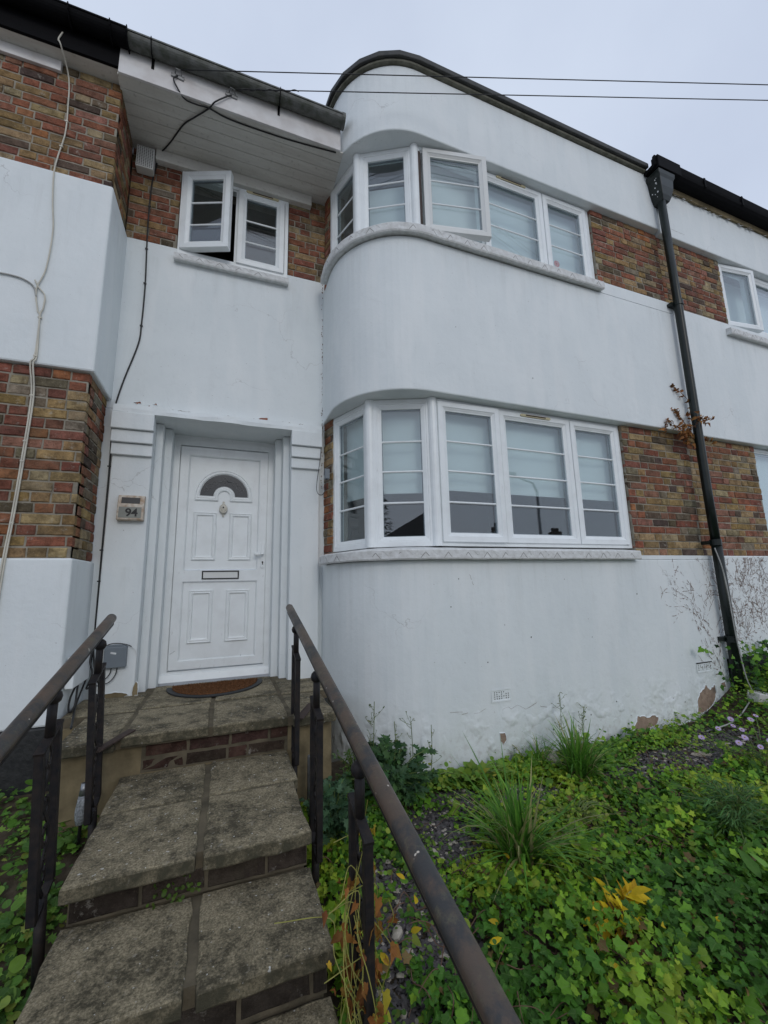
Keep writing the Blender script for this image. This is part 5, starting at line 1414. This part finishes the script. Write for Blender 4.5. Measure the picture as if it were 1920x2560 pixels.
# ground ivy
def in_path(x): return -0.50 < x < 0.40
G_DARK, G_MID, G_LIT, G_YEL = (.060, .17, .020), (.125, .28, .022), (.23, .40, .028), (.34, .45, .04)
def ivy_density(x, y):
    d = 1.0
    for (cx, cy, rx, ry) in ((.80, 1.95, .25, .36), (.62, 1.62, .10, .18), (1.15, 2.33, .28, .22), (1.90, 2.42, .24, .13), (3.25, 2.42, .65, .17), (3.9, 2.5, .4, .2), (1.45, 2.55, .2, .12)):
        q = ((x - cx) / rx) ** 2 + ((y - cy) / ry) ** 2
        d = min(d, max(0.03, (q - .45) * .9))
    return max(0.0, min(1.0, d + .35 * nz(x, y, 5, 3.0)))
P, S, T, D = [], [], [], []
tries = 0
while len(P) < 38000 and tries < 150000:
    tries += 1
    u = RNG.random()
    y = 0.75 + 2.05 * RNG.random() ** 1.0
    x = 0.42 + (0.35 + (6.2 if RNG.random() < .6 else 3.0) * RNG.random()) 
    if RNG.random() < .12: x = 0.42 + .5 * RNG.random()
    if RNG.random() > ivy_density(x, y): continue
    hh = .055 + .05 * nz(x, y, 2.6, 1.0) + .02 * nz(x, y, 9, 2.0) + (0.05 if y < 1.9 and x > 1.1 else 0)
    P.append((x, y, gz(x, y) + max(.005, hh * RNG.uniform(.2, 1.25))))
    a = RNG.uniform(0, 2 * PI)
    e = RNG.uniform(-.35, .25)
    D.append((math.cos(a), math.sin(a), e))
    far = y > 2.1 or x > 3
    S.append(min(.050, .012 + RNG.gamma(2.0, .0080)) if not far else .015 + RNG.gamma(2.0, .0065))
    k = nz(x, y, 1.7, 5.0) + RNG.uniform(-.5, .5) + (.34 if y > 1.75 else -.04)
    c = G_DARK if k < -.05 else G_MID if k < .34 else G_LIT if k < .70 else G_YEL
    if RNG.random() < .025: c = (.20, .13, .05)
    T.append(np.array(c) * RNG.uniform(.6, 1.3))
P, D = np.array(P), np.array(D)
N = np.stack([RNG.normal(-.15, .55, len(P)), RNG.normal(-.45, .55, len(P)), np.ones(len(P))], 1)
tag(scatter('ground_ivy', IVY, P, D, N, S, T, M['leaf']), 'dense green ivy covering the sloping front garden', 'ivy', None, 'stuff')
# trailing ivy stems and small weeds through it
b_ = MB(); r = random.Random(77)
for i in range(150):
    x, y = r.uniform(.6, 4.2), r.uniform(.95, 2.6); a = r.uniform(0, 6.28); P = []
    for k in range(7):
        P.append((x, y, gz(x, y) + .03 + r.uniform(0, .07))); a += r.gauss(0, .5); x += .05 * math.cos(a); y += .05 * math.sin(a)
        if y > 2.8: break
    if len(P) > 3: b_.tube(catmull(P, 3), r.uniform(.0012, .0026), 4, cap=False)
tag(b_.build('ivy_stems', M['twig'], fix=False), 'brown trailing stems threaded through the garden ivy', 'ivy stems', None, 'stuff')
P = []
for i in range(9000):
    x, y = RNG.uniform(.6, 5.5), RNG.uniform(1.2, 2.82)
    if nz(x, y, 2.1, 9.0) + (y - 1.9) * .35 > RNG.uniform(0, .45): P.append((x, y, gz(x, y) + RNG.uniform(.04, .13)))
P = np.array(P); k = len(P)
tag(scatter('mixed_weeds', ROUND, P, outdirs(k, (-.2, .5)), np.stack([RNG.normal(-.1, .5, k), RNG.normal(-.4, .5, k), np.ones(k)], 1), .006 + RNG.gamma(2.0, .006, k), tints(k, [(.22, .34, .04), (.15, .28, .035), (.30, .38, .05), (.10, .22, .03)], [3, 3, 2, 2]), M['leaf_plain']), 'fine lime green weeds mixed into the upper part of the ivy', 'weeds', None, 'stuff')
# slate chippings
q_ = [(x, y) for x, y in zip(np.where(RNG.random(60000) < .6, RNG.uniform(.42, 2.6, 60000), RNG.uniform(2.3, 4.9, 60000)), RNG.uniform(1.2, 2.84, 60000)) if RNG.random() > ivy_density(x, y) * 1.1 - .04][:13000]
n_ = len(q_); xs_, ys_ = np.array(q_).T
P = np.array([(x, y, gz(x, y) + RNG.uniform(.0, .014)) for x, y in zip(xs_, ys_)])
D = np.stack([np.cos(a := RNG.uniform(0, 6.28, n_)), np.sin(a), RNG.uniform(-.3, .3, n_)], 1)
N = np.stack([RNG.normal(0, .3, n_), RNG.normal(0, .3, n_), np.ones(n_)], 1)
tag(scatter('slate_chippings', CHIP, P, D, N, RNG.uniform(.010, .034, n_), np.ones((n_, 3)), M['slate']), 'purple grey slate chippings showing between the weeds', 'chippings', None, 'stuff')
bpy.data.objects['slate_chippings'].data.polygons.foreach_set('use_smooth', [False] * len(bpy.data.objects['slate_chippings'].data.polygons))
# pale chips and seedlings on the slate
pq = [q_[i] for i in RNG.choice(len(q_), 330)]
P = np.array([(x, y, gz(x, y) + .014) for x, y in pq]); k = len(P)
o = scatter('pale_chippings', CHIP, P, outdirs(k, (-.2, .3)), np.tile([[0, 0, 1]], (k, 1)), RNG.uniform(.012, .036, k), np.ones((k, 3)), M['stone'])
tag(o, 'scattered cream and buff stone chips on the slate', 'chippings', None, 'stuff')
pq = [q_[i] for i in RNG.choice(len(q_), 1500)]
P = np.array([(x, y, gz(x, y) + RNG.uniform(.01, .05)) for x, y in pq if nz(x, y, 4, 7) > -.12]); k = len(P)
tag(scatter('seedlings', ROUND, P, outdirs(k, (-.1, .6)), np.stack([RNG.normal(0, .4, k), RNG.normal(-.3, .4, k), np.ones(k)], 1), RNG.uniform(.007, .022, k), tints(k, [(.14, .24, .04), (.09, .19, .035), (.22, .28, .06)], [3, 3, 1]), M['leaf_plain']), 'tiny bright seedlings coming up through the slate', 'weeds', None, 'stuff')
# pale stones
def stone(x, y, r_, label, seed, sq=(1, .7, .55)):
    m = MB(); m.ball((0, 0, 0), r_, 10, 0, sq)
    m.v = [tuple(np.array(v) * (1 + .35 * mnoise.noise(Vector(v) / r_ * 1.3 + Vector((seed, 0, 0))))) for v in m.v]
    o = m.build('stone', M['stone'], smooth=False); o.location = (x, y, gz(x, y) + r_ * .4); o.rotation_euler = (.2, .1, seed)
    tag(o, label, 'stone', 'pale stones among the slate')
stone(2.33, 2.70, .10, 'large buff stone behind the taller grass clump by the wall', 1.0, (1.3, .7, .6))
stone(1.09, 2.22, .030, 'small cream stone on the slate left of the near grass clump', 2.0)
stone(1.39, 2.55, .030, 'small pale stone on bare slate below the heart shaped leaves', 3.0)
stone(.73, 1.86, .035, 'pale pinkish stone on slate beside the vine covered post', 4.0)
stone(.62, 1.72, .026, 'white pebble close against the edge of the lowest visible step', 5.0)
stone(3.55, 2.42, .05, 'long white stone lying near the mauve daisies', 6.0, (1.8, .5, .4))
stone(.74, 1.60, .022, 'small buff pebble among the ivy under the long handrail', 7.0)
stone(-.735, 2.72, .04, 'chunk of white rubble among the weeds beside the shorter handrail', 8.0)

# weeds on the left
P = []
for (cx, cy, n_, rr) in ((-1.15, 3.2, 170, .22), (-.72, 3.05, 60, .10), (-.70, 2.75, 170, .17), (-.9, 2.75, 260, .28), (-.67, 2.35, 150, .14), (-.85, 2.2, 240, .25), (-.65, 2.0, 120, .10), (-1.2, 2.6, 200, .3), (-.78, 1.8, 120, .14), (-1.0, 1.75, 150, .25)):
    for i in range(n_):
        x, y = RNG.normal(cx, rr * .6), RNG.normal(cy, rr * .6)
        if x > -.53 or y > 3.30 or (y > 2.8 and x > -.80 and x < -.5 and False): continue
        P.append((x, y, gz(x, y) + RNG.uniform(.0, .085)))
P = np.array(P); n_ = len(P)
D = outdirs(n_, (-.1, .55)); N = np.stack([RNG.normal(0, .35, n_), RNG.normal(-.3, .35, n_), np.ones(n_)], 1)
k_ = RNG.random(n_) < .5
wt = tints(n_, [(.09, .20, .03), (.15, .28, .04), (.06, .14, .03), (.24, .30, .06)], [4, 4, 3, 1]); wsz = RNG.uniform(.012, .05, n_) ** 1.0
tag(scatter('low_weeds', ROUND, P[k_], D[k_], N[k_], wsz[k_], wt[k_], M['leaf']), 'fresh green round leaved weeds on the soil beside the shorter handrail', 'weeds', None, 'stuff')
tag(scatter('low_weeds', LOBED, P[~k_], D[~k_], N[~k_], wsz[~k_] * 1.25, wt[~k_], M['leaf']), 'lobed leaves of the weeds growing by the black plinth and the steps', 'weeds', None, 'stuff')

def stems(b_, base, tips, r_, bend=.3):
    for t in tips:
        a, c = Vector(base), Vector(t)
        mid_ = (a + c) / 2 + Vector((0, 0, (c - a).length * bend * .5))
        b_.tube(catmull([a, mid_, c], 4), r_, 4, cap=False)
# grass clumps
def grass(loc, n_, h, spread, label, droop=1.0, cols=None, w_=.016):
    x0, y0 = loc; base = Vector((x0, y0, gz(x0, y0)))
    root = thing('grass_clump', label, 'grass clump', base, 'tall grass clumps')
    cols = cols or [(.11, .28, .035), (.17, .36, .05), (.08, .21, .03), (.38, .36, .16)]
    V, F, C, UVs = [], [], [], []
    for i in range(n_):
        a = RNG.uniform(0, 2 * PI); out = RNG.random() ** .8 * spread; L = h * RNG.uniform(.5, 1.05)
        b0 = base + Vector((RNG.normal(0, .035), RNG.normal(0, .03), -.01))
        dirv = Vector((math.cos(a), math.sin(a), 0)); side = Vector((-math.sin(a), math.cos(a), 0))
        dr = droop * RNG.random() * (out / spread)
        ns = 7; k = len(V); col = cols[RNG.choice(len(cols), p=[.33, .31, .18, .18])]; col = np.array(col) * RNG.uniform(.75, 1.25); ww = w_ * RNG.uniform(.6, 1.2)
        for j in range(ns + 1):
            t = j / ns
            p = b0 + dirv * (out * t ** 1.5) + Vector((0, 0, L * (t - dr * t ** 2.6)))
            wv = ww * (1 - t ** 2.2) * .5 + .0004
            V += [p - side * wv, p + side * wv]; C += [col, col]; UVs += [(-.1, t), (.1, t)]
            if j: F.append((k + 2 * j - 2, k + 2 * j - 1, k + 2 * j + 1, k + 2 * j))
    me = bpy.data.meshes.new('blades'); me.from_pydata([tuple(v) for v in V], [], F)
    uv = me.uv_layers.new(name='leaf'); li = np.zeros(len(me.loops), np.int32); me.loops.foreach_get('vertex_index', li)
    uv.data.foreach_set('uv', np.array(UVs)[li].reshape(-1).astype(np.float32))
    ca = me.color_attributes.new('tint', 'FLOAT_COLOR', 'POINT'); ca.data.foreach_set('color', np.concatenate([np.array(C), np.ones((len(C), 1))], 1).reshape(-1).astype(np.float32))
    me.materials.append(M['leaf_plain']); me.polygons.foreach_set('use_smooth', [True] * len(me.polygons))
    o = bpy.data.objects.new('blades', me); COL.objects.link(o); adopt(o, root)
    return root
grass((1.46, 1.98), 230, .50, .50, 'arching grass clump with long blades in the middle of the ivy')
grass((2.38, 2.48), 230, .44, .34, 'upright taller grass clump against the foot of the white wall', .7)
grass((2.20, 2.70), 60, .28, .22, 'sparse grass tuft beside the buff stone at the wall foot', .6)

def leafy(name, label, cat, loc, n_, r_, h, proto, size, cols, wts, mat='leaf_plain', stem='stem', nst=14, up=(-.1, .7), group=None, shape=1.0):
    x0, y0 = loc; base = Vector((x0, y0, gz(x0, y0)))
    root = thing(name, label, cat, base, group)
    tips = []
    for i in range(nst):
        a = RNG.uniform(0, 2 * PI); rr = r_ * RNG.uniform(.2, 1)
        tips.append(base + Vector((rr * math.cos(a), rr * math.sin(a) * shape, h * RNG.uniform(.5, 1.0) * (1 - .35 * rr / r_))))
    b_ = MB(); stems(b_, base, tips, .0028, .5); b_.build('stems', M[stem], root, fix=False)
    P, D = [], []
    for i in range(n_):
        t = tips[RNG.integers(len(tips))]; f = RNG.uniform(.25, 1.05)
        q = base + (t - base) * f + Vector((0, 0, (t - base).length * .25 * f * (1 - f) * 2)) + Vector(RNG.normal(0, .012, 3))
        if q.y > YF - .03: q.y = YF - .03
        P.append(q)
        o_ = (q - base); D.append((o_.x + RNG.normal(0, .08), o_.y + RNG.normal(0, .08), RNG.uniform(up[0], up[1]) * .2))
    P, D = np.array(P), np.array(D); k = len(P)
    N = np.stack([RNG.normal(0, .4, k), RNG.normal(-.3, .4, k), np.ones(k)], 1)
    scatter('leaves', proto, P, D, N, RNG.uniform(size[0], size[1], k), tints(k, cols, wts), M[mat], root)
    return root
leafy('bindweed_patch', 'lime green heart shaped leaves spreading along the foot of the bay', 'creeper', (1.62, 2.66), 330, .42, .12, HEART, (.03, .062), [(.17, .30, .04), (.22, .34, .05), (.11, .22, .03), (.38, .36, .05)], [4, 4, 2, 1], nst=30, shape=.34)
leafy('thistle_bush', 'bushy dark green thistle with lobed leaves behind the long handrail', 'weed', (1.02, 2.62), 900, .28, .42, LOBED, (.035, .085), [(.055, .13, .045), (.08, .17, .055), (.04, .09, .04)], [4, 3, 3], nst=34)
leafy('thistle_bush', 'smaller grey green thistle against the side of the steps', 'weed', (.60, 2.45), 480, .18, .36, LOBED, (.035, .075), [(.06, .13, .065), (.09, .17, .09), (.045, .10, .05)], [4, 3, 3], nst=24, shape=1.3)
leafy('small_leaf_bush', 'feathery small leaved plant by the landing wall with thin stalks', 'weed', (.83, 2.78), 900, .15, .40, OVAL, (.012, .03), [(.07, .15, .04), (.11, .19, .045), (.14, .17, .06)], [4, 3, 1], nst=40)
leafy('feathery_plant', 'fine feathery green plant rising among the ivy below the mauve daisies', 'weed', (2.72, 1.72), 1100, .26, .34, BLADE, (.03, .07), [(.08, .19, .05), (.06, .15, .045), (.11, .22, .045)], [4, 4, 2], nst=46)
leafy('broadleaf_weed', 'bright green broadleaf weed among the dark ivy', 'weed', (2.38, 1.46), 120, .20, .16, OVAL, (.06, .12), [(.11, .25, .04), (.14, .29, .05), (.08, .18, .03)], [4, 3, 2], nst=16)
leafy('yellow_green_weed', 'pale yellow green sprig spreading behind the arching grass', 'weed', (1.95, 2.12), 520, .30, .12, ROUND, (.010, .024), [(.24, .31, .05), (.18, .27, .05), (.29, .32, .08)], [4, 3, 2], nst=36, shape=.6)
leafy('yellow_dock', 'withering dock plant with yellow and brown leaves in the ivy', 'weed', (1.63, 1.57), 120, .17, .17, OVAL, (.045, .10), [(.62, .44, .02), (.70, .50, .025), (.50, .32, .02)], [4, 4, 2], mat='dry', stem='stem_y', nst=18, up=(-2.0, 1.2))
leafy('brown_dock', 'shrivelled brown dock leaves under the yellow ones', 'weed', (1.60, 1.58), 80, .12, .09, CRUMP, (.025, .06), [(.16, .07, .02), (.22, .10, .03), (.10, .045, .018)], [3, 3, 2], mat='dry', stem='twig', nst=12)
leafy('wall_fern', 'small green sprig growing from the joint under the middle step', 'weed', (-.12, 1.955), 2, .05, .05, ROUND, (.014, .022), [(.10, .18, .03)], [1], nst=5)
# sprig on the riser
root = [o for o in bpy.data.objects if o.name.startswith('wall_fern')][0]
P = np.array([(-.135 + .055 * RNG.normal(), 1.955 + .006 * RNG.normal(), -1.14 + .028 * RNG.normal()) for i in range(46)])
scatter('leaves', ROUND, P, outdirs(46, (-.4, .6)), np.tile([[0, -1, .6]], (46, 1)), RNG.uniform(.010, .018, 46), tints(46, [(.10, .17, .03), (.07, .13, .02)], [1, 1]), M['leaf_plain'], root)
for o in [c for c in bpy.data.objects if c.parent == root][:2]:
    o.location.z += (-1.15 - gz(-.12, 1.955)) if False else 0
# thin flowering stalks against the wall
def stalk(label, loc, h, n_, lean=(0, 0)):
    x0, y0 = loc; base = Vector((x0, y0, gz(x0, y0))); root = thing('dry_stalk', label, 'weed', base, 'thin stalks in front of the bay')
    b_ = MB(); top = base + Vector((lean[0], lean[1], h))
    main = catmull([base, base + (top - base) * .5 + Vector((.012, 0, 0)), top], 8); b_.tube(main, [.0025] * len(main), 4)
    dots = MB(); P = []
    for i in range(n_):
        f = RNG.uniform(.35, 1); p = base + (top - base) * f; e = p + Vector((RNG.normal(0, .035), RNG.normal(0, .02), RNG.uniform(.02, .06)))
        b_.tube([p, (p + e) / 2 + Vector((0, 0, -.006)), e], .0014, 4); P.append(e); P.append((p + e) / 2)
    b_.build('stems', M['stem'], root, fix=False)
    k = len(P); scatter('leaves', OVAL, np.array(P), outdirs(k, (-.3, .9)), np.tile([[0, -.5, 1]], (k, 1)), RNG.uniform(.010, .026, k), tints(k, [(.10, .14, .03), (.18, .18, .05), (.06, .11, .03)], [3, 2, 2]), M['leaf_plain'], root)
stalk('tall thin weed stalk nearest the handrail in front of the bay', (.90, 2.74), .60, 16, (.05, 0))
stalk('weed stalk with narrow leaves between two taller ones at the bay', (1.08, 2.72), .46, 14)
stalk('slim reddish stalk standing alone before the curved wall', (1.19, 2.72), .44, 10, (.01, 0))
stalk('bare wiry stalk at the right of the thistle', (1.32, 2.72), .40, 6, (.03, 0))
stalk('spindly stalk with seed heads behind the upright grass clump', (2.46, 2.76), .46, 16, (.05, 0))
stalk('second seeding stalk leaning right of the upright grass clump', (2.62, 2.74), .34, 18, (.10, 0))

# mauve daisies
def daisies(loc, n_, label):
    x0, y0 = loc; base = Vector((x0, y0, gz(x0, y0))); root = thing('michaelmas_daisy', label, 'flowers', base)
    b_ = MB(); heads = []
    for i in range(n_):
        t = base + Vector((RNG.normal(0, .16), RNG.normal(0, .15), RNG.uniform(.16, .34))); heads.append(t)
        b_.tube(catmull([base + Vector((RNG.normal(0, .03), RNG.normal(0, .03), 0)), (base + t) / 2 + Vector((0, 0, .04)), t], 4), .002, 4, cap=False)
    b_.build('stems', M['stem'], root, fix=False)
    k = 90; P = np.array([base + Vector((RNG.normal(0, .13), RNG.normal(0, .12), RNG.uniform(.02, .22))) for i in range(k)])
    scatter('leaves', BLADE, P, outdirs(k, (-.1, .6)), np.tile([[0, -.3, 1]], (k, 1)), RNG.uniform(.04, .08, k), tints(k, [(.04, .09, .025), (.06, .12, .03)], [1, 1]), M['leaf_plain'], root)
    for h_ in heads:
        nrm = Vector((RNG.normal(-.45, .2), RNG.normal(-.6, .2), 1)).normalized()
        x = nrm.orthogonal().normalized(); y = nrm.cross(x)
        m = MB(); np_ = 13; r1 = RNG.uniform(.018, .024)
        for i in range(np_):
            a = 2 * PI * i / np_; d = x * math.cos(a) + y * math.sin(a); e = x * -math.sin(a) + y * math.cos(a)
            m.add([h_ + d * .005 - e * .0015, h_ + d * r1 * .8 - e * .0035 + nrm * .002, h_ + d * r1, h_ + d * r1 * .8 + e * .0035 + nrm * .002, h_ + d * .005 + e * .0015], [(0, 1, 2, 3, 4)])
        fl_ = m.build('flower_head', M['mauve'], root, fix=False)
        m = MB(); m.ball(h_ + nrm * .002, .006, 8, 0, (1, 1, .6)); m.build('flower_eye', M['yellow_eye'], fl_)
M['mauve'] = simple('mauve_petal', (0.50, 0.38, 0.62), 0.7, 0.1, 40)
M['yellow_eye'] = simple('yellow_eye', (0.50, 0.36, 0.10), 0.8)
daisies((3.74, 2.10), 17, 'clump of pale mauve daisies at the edge of the garden')

# single yellow leaves lying on the ivy
for i, (x, y, lb) in enumerate(((1.09, 1.65, 'upright yellow leaf beside the bronze one under the handrail'), (1.02, 1.59, 'yellow leaf standing just left of the dark ivy edge'), (1.98, 1.37, 'bent yellow leaf farthest from the steps'), (1.72, 1.42, 'torn yellow leaf between the dock and the frame edge'), (.80, 1.87, 'yellow leaf on slate beside the long handrail'), (.81, 1.99, 'small yellow leaf on bare slate nearest the post'), (.73, 1.75, 'long yellow leaf above the post foot'), (.62, 1.67, 'yellow green leaf hanging low beside the post'), (1.40, 1.33, 'curled yellow leaf low in the near ivy'), (1.36, 1.95, 'yellow leaf at the base of the arching grass'))):
    k = 1; P = np.array([(x + RNG.normal(0, .01), y + RNG.normal(0, .01), gz(x, y) + .10) for _ in range(k)])
    o = scatter('fallen_leaf', OVAL, P, outdirs(k, (.0, .6)), np.tile([[RNG.normal(0, .3), -.9, .7]], (k, 1)), RNG.uniform(.045, .07, k), tints(k, [(.66, .48, .02), (.60, .44, .03)], [1, 1]), M['dry'])
    tag(o, lb, 'leaf', 'yellow leaves on the ivy')

# drying bindweed on the third post of the long handrail
vine = thing('drying_vine', 'yellowing bindweed with brown shrivelled leaves twined up the third post', 'creeper', (.46, 1.45, -1.5))
b_ = MB(); r = random.Random(12); tips = []
for i in range(24):
    ph = r.uniform(0, 6.28); zt = r.uniform(-1.15, -.72); z0 = -1.62; P = []
    rr = r.uniform(.02, .06); x0 = r.gauss(.445, .02); y0 = r.gauss(1.44, .05)
    for k in range(9):
        t = k / 8; z = z0 + (zt - z0) * t
        P.append((x0 + rr * math.sin(ph + t * 7) + r.gauss(0, .012), y0 + rr * 1.3 * math.cos(ph + t * 7) + r.gauss(0, .015), z))
    if i % 3 == 0: P.append((P[-1][0] - r.uniform(.04, .16), P[-1][1] + r.uniform(-.05, .12), P[-1][2] - r.uniform(.0, .06)))
    b_.tube(catmull(P, 5), .0015, 5, cap=False); tips += P[3:]
b_.build('stems', M['stem_y'], vine, fix=False)
k = 120; P = np.array([tips[RNG.integers(len(tips))] for _ in range(k)]) + RNG.normal(0, .018, (k, 3))
scatter('dry_leaves', CRUMP, P, outdirs(k, (-.9, .1)), np.stack([RNG.normal(0, .6, k), RNG.normal(-.6, .4, k), np.ones(k)], 1), RNG.uniform(.018, .042, k), tints(k, [(.30, .13, .035), (.22, .09, .03), (.42, .24, .05), (.50, .36, .04)], [4, 3, 2, 1]), M['dry'], vine)
k = 24; P = np.array([(RNG.normal(.47, .08), RNG.normal(1.5, .10), RNG.uniform(-1.5, -1.1)) for _ in range(k)])
scatter('green_leaves', HEART, P, outdirs(k, (-.7, .3)), np.stack([RNG.normal(0, .6, k), RNG.normal(-.6, .4, k), np.ones(k)], 1), RNG.uniform(.018, .04, k), tints(k, [(.20, .27, .03), (.12, .2, .03), (.40, .36, .03)], [3, 2, 1]), M['leaf_plain'], vine)

# dead creeper on the downpipe
cr = thing('dead_creeper', 'dead creeper with crisp brown leaves clinging beside the downpipe', 'creeper', (4.6, 2.8, 1.5))
b_ = MB(); P = []
for run in ([(4.52, 2.81, 1.50), (4.62, 2.80, 1.60), (4.66, 2.80, 1.75), (4.71, 2.79, 1.84), (4.65, 2.80, 1.93), (4.56, 2.82, 2.02), (4.486, 2.83, 2.07)], [(4.60, 2.80, 1.56), (4.56, 2.82, 1.68), (4.50, 2.83, 1.76), (4.483, 2.83, 1.80)], [(4.52, 2.80, 1.52), (4.44, 2.82, 1.59), (4.363, 2.83, 1.645), (4.29, 2.82, 1.58), (4.24, 2.80, 1.50)], [(4.55, 2.80, 1.50), (4.66, 2.76, 1.60), (4.78, 2.70, 1.66), (4.90, 2.72, 1.70)], [(4.6, 2.8, 1.5), (4.82, 2.82, 1.50), (5.04, 2.83, 1.49)]):
    q = catmull(run, 5); b_.tube(q, .003, 4, cap=False); P += q
b_.build('stems', M['twig'], cr, fix=False)
P = [np.array(p) + RNG.normal(0, .012, 3) for p in P for _ in range(1)] + [np.array((RNG.normal(4.55, .07), 2.79 + RNG.normal(0, .01), RNG.normal(1.49, .045))) for _ in range(46)] + [np.array((RNG.normal(4.70, .05), 2.71, RNG.normal(1.66, .03))) for _ in range(16)] + [np.array((RNG.normal(4.90, .08), 2.83, 1.51 + RNG.normal(0, .02))) for _ in range(18)]
P = np.array(P); k = len(P)
scatter('dry_leaves', CRUMP, P, outdirs(k, (-.8, .5)), np.stack([RNG.normal(0, .5, k), -np.ones(k), RNG.normal(.2, .5, k)], 1), RNG.uniform(.02, .05, k), tints(k, [(.26, .11, .04), (.33, .16, .055), (.18, .08, .03)], [3, 3, 2]), M['dry'], cr)

# ivy on the mound by the downpipe
k = 420; P = np.array([(RNG.normal(5.15, .33), 2.83 - abs(RNG.normal(0, .22)), -1.08 + RNG.random() ** 1.6 * .42) for _ in range(k)])
tag(scatter('climbing_ivy', IVY, P, outdirs(k, (-.8, .3)), np.stack([RNG.normal(0, .4, k), -np.ones(k), RNG.uniform(0, 1, k)], 1), RNG.uniform(.03, .06, k), tints(k, [G_DARK, G_MID, (.03, .075, .03), G_LIT], [4, 3, 3, 1]), M['leaf']), 'dark ivy climbing the black plinth of the neighbouring house', 'ivy', None, 'stuff')
wb = MB(); wb.hexa([(4.60, 2.56, -1.16), (4.98, 2.50, -1.22), (5.02, 2.62, -1.22), (4.64, 2.68, -1.16), (4.61, 2.54, -1.075), (4.99, 2.48, -1.14), (5.03, 2.60, -1.13), (4.65, 2.66, -1.065)])
tag(wb.build('white_board', M['fascia'], bevel=.003), 'white painted offcut of board lying in the ivy by the downpipe', 'board')
# ground lights / short pipe
m = MB(); m.tube([(0.512, 2.66, -1.45), (0.512, 2.66, -1.0)], .0145, 14, cap=False); m.tube([(0.512, 2.66, -1.0), (0.512, 2.66, -1.1)], .012, 14)
tag(m.build('steel_pipe', M['steel'], smooth=True), 'short upright steel pipe beside the landing wall', 'pipe')
sl = thing('garden_light', 'clear crackle glass garden light leaning by the landing wall', 'garden light', (-.63, 2.72, -1.3))
m = MB(); pr = [(.012, -1.165), (.024, -1.16), (.030, -1.13), (.031, -1.10), (.026, -1.06), (.021, -1.03)]
m.loops([[(-.632 + r_ * math.cos(2 * PI * i / 16), 2.72 + r_ * math.sin(2 * PI * i / 16), z) for i in range(16)] for r_, z in pr], True, 0, True, True); m.build('glass_body', simple('crackle_glass', (.34, .36, .37), .15, .3, 90, 1.0, 110), sl, smooth=True)
m = MB(); m.tube([(-.632, 2.72, -1.03), (-.630, 2.72, -.975)], [.021, .016], 16); m.build('metal_cap', M['steel'], sl, smooth=True)
MB().tube([(-.634, 2.72, -1.165), (-.636, 2.72, -1.34)], .008, 8).build('spike', M['ink'], sl)

# ------------------------------------------------------------------ across the street (seen in the panes)
def far_house(x, y, label, ze, zr):
    root = thing('brick_house', label, 'house', (x, y, -2), 'houses across the street')
    MB().box(x - 4, x + 4, y - 7, y, -2, ze).build('wall', M['far_brick'], root)
    MB().hexa([(x - 4.3, y + .4, ze), (x + 4.3, y + .4, ze), (x + 4.3, y - 7.4, ze), (x - 4.3, y - 7.4, ze), (x - 1.6, y - 3.5, zr), (x + 1.6, y - 3.5, zr), (x + 1.6, y - 3.6, zr), (x - 1.6, y - 3.6, zr)]).build('roof', M['tile'], root)
    c = MB(); c.box(x + 1.2, x + 2.2, y - 4, y - 3.2, zr - 1, zr + .9)
    for k in (1.35, 1.7, 2.05): c.tube([(x + k, y - 3.6, zr + .9), (x + k, y - 3.6, zr + 1.3)], .13, 8)
    c.build('chimney', M['far_brick'], root)
    for (u, z) in ((-2.2, -1), (2.2, -1), (-2.2, 1.2), (2.2, 1.2)): MB().box(x + u - .8, x + u + .8, y, y + .06, z, z + 1.2).build('window', M['fan_glass'], root)
far_house(-4.6, -19, 'brick house with a steep hipped roof across the street, nearest the conifer', 3.0, 5.6)
far_house(9, -24, 'brick house across the street between the conifer and the lamp post', 2.0, 4.1)
far_house(20.5, -24, 'brick house across the street behind the lamp post', 2.0, 4.1)
far_house(31, -25, 'brick house at the far end across the street', 2.0, 4.1)
tr = thing('conifer_tree', 'dark conifer standing across the street', 'tree', (-7.4, -15, -2))
MB().tube([(-7.4, -15, -2), (-7.4, -15, 5.2)], [.2, .03], 8).build('trunk', M['twig'], tr)
m = MB(); r = random.Random(4)
for i in range(900):
    z = r.uniform(-.3, 5.3); rr = (5.6 - z) * .30 * r.uniform(.2, 1); a = r.uniform(0, 6.28)
    p = Vector((-7.4 + rr * math.cos(a), -15 + rr * math.sin(a), z - rr * .25)); d = Vector((math.cos(a), math.sin(a), -.3)) * .3; s_ = Vector((-math.sin(a), math.cos(a), 0)) * .08
    m.add([p - s_, p + d, p + s_], [(0, 1, 2)])
m.build('crown', M['conifer'], tr, fix=False)
lp = thing('street_lamp', 'grey street lamp across the road with a bent arm', 'street lamp', (13.3, -9, -2))
MB().tube([(13.3, -9, -2), (13.3, -9, 4.0), (13.1, -9, 4.4), (12.0, -9, 4.7)], [.09, .06, .05, .04], 8).build('lamp_post', M['steel'], lp)
MB().box(11.4, 12.1, -9.15, -8.85, 4.65, 4.8).build('lamp_head', M['steel'], lp)
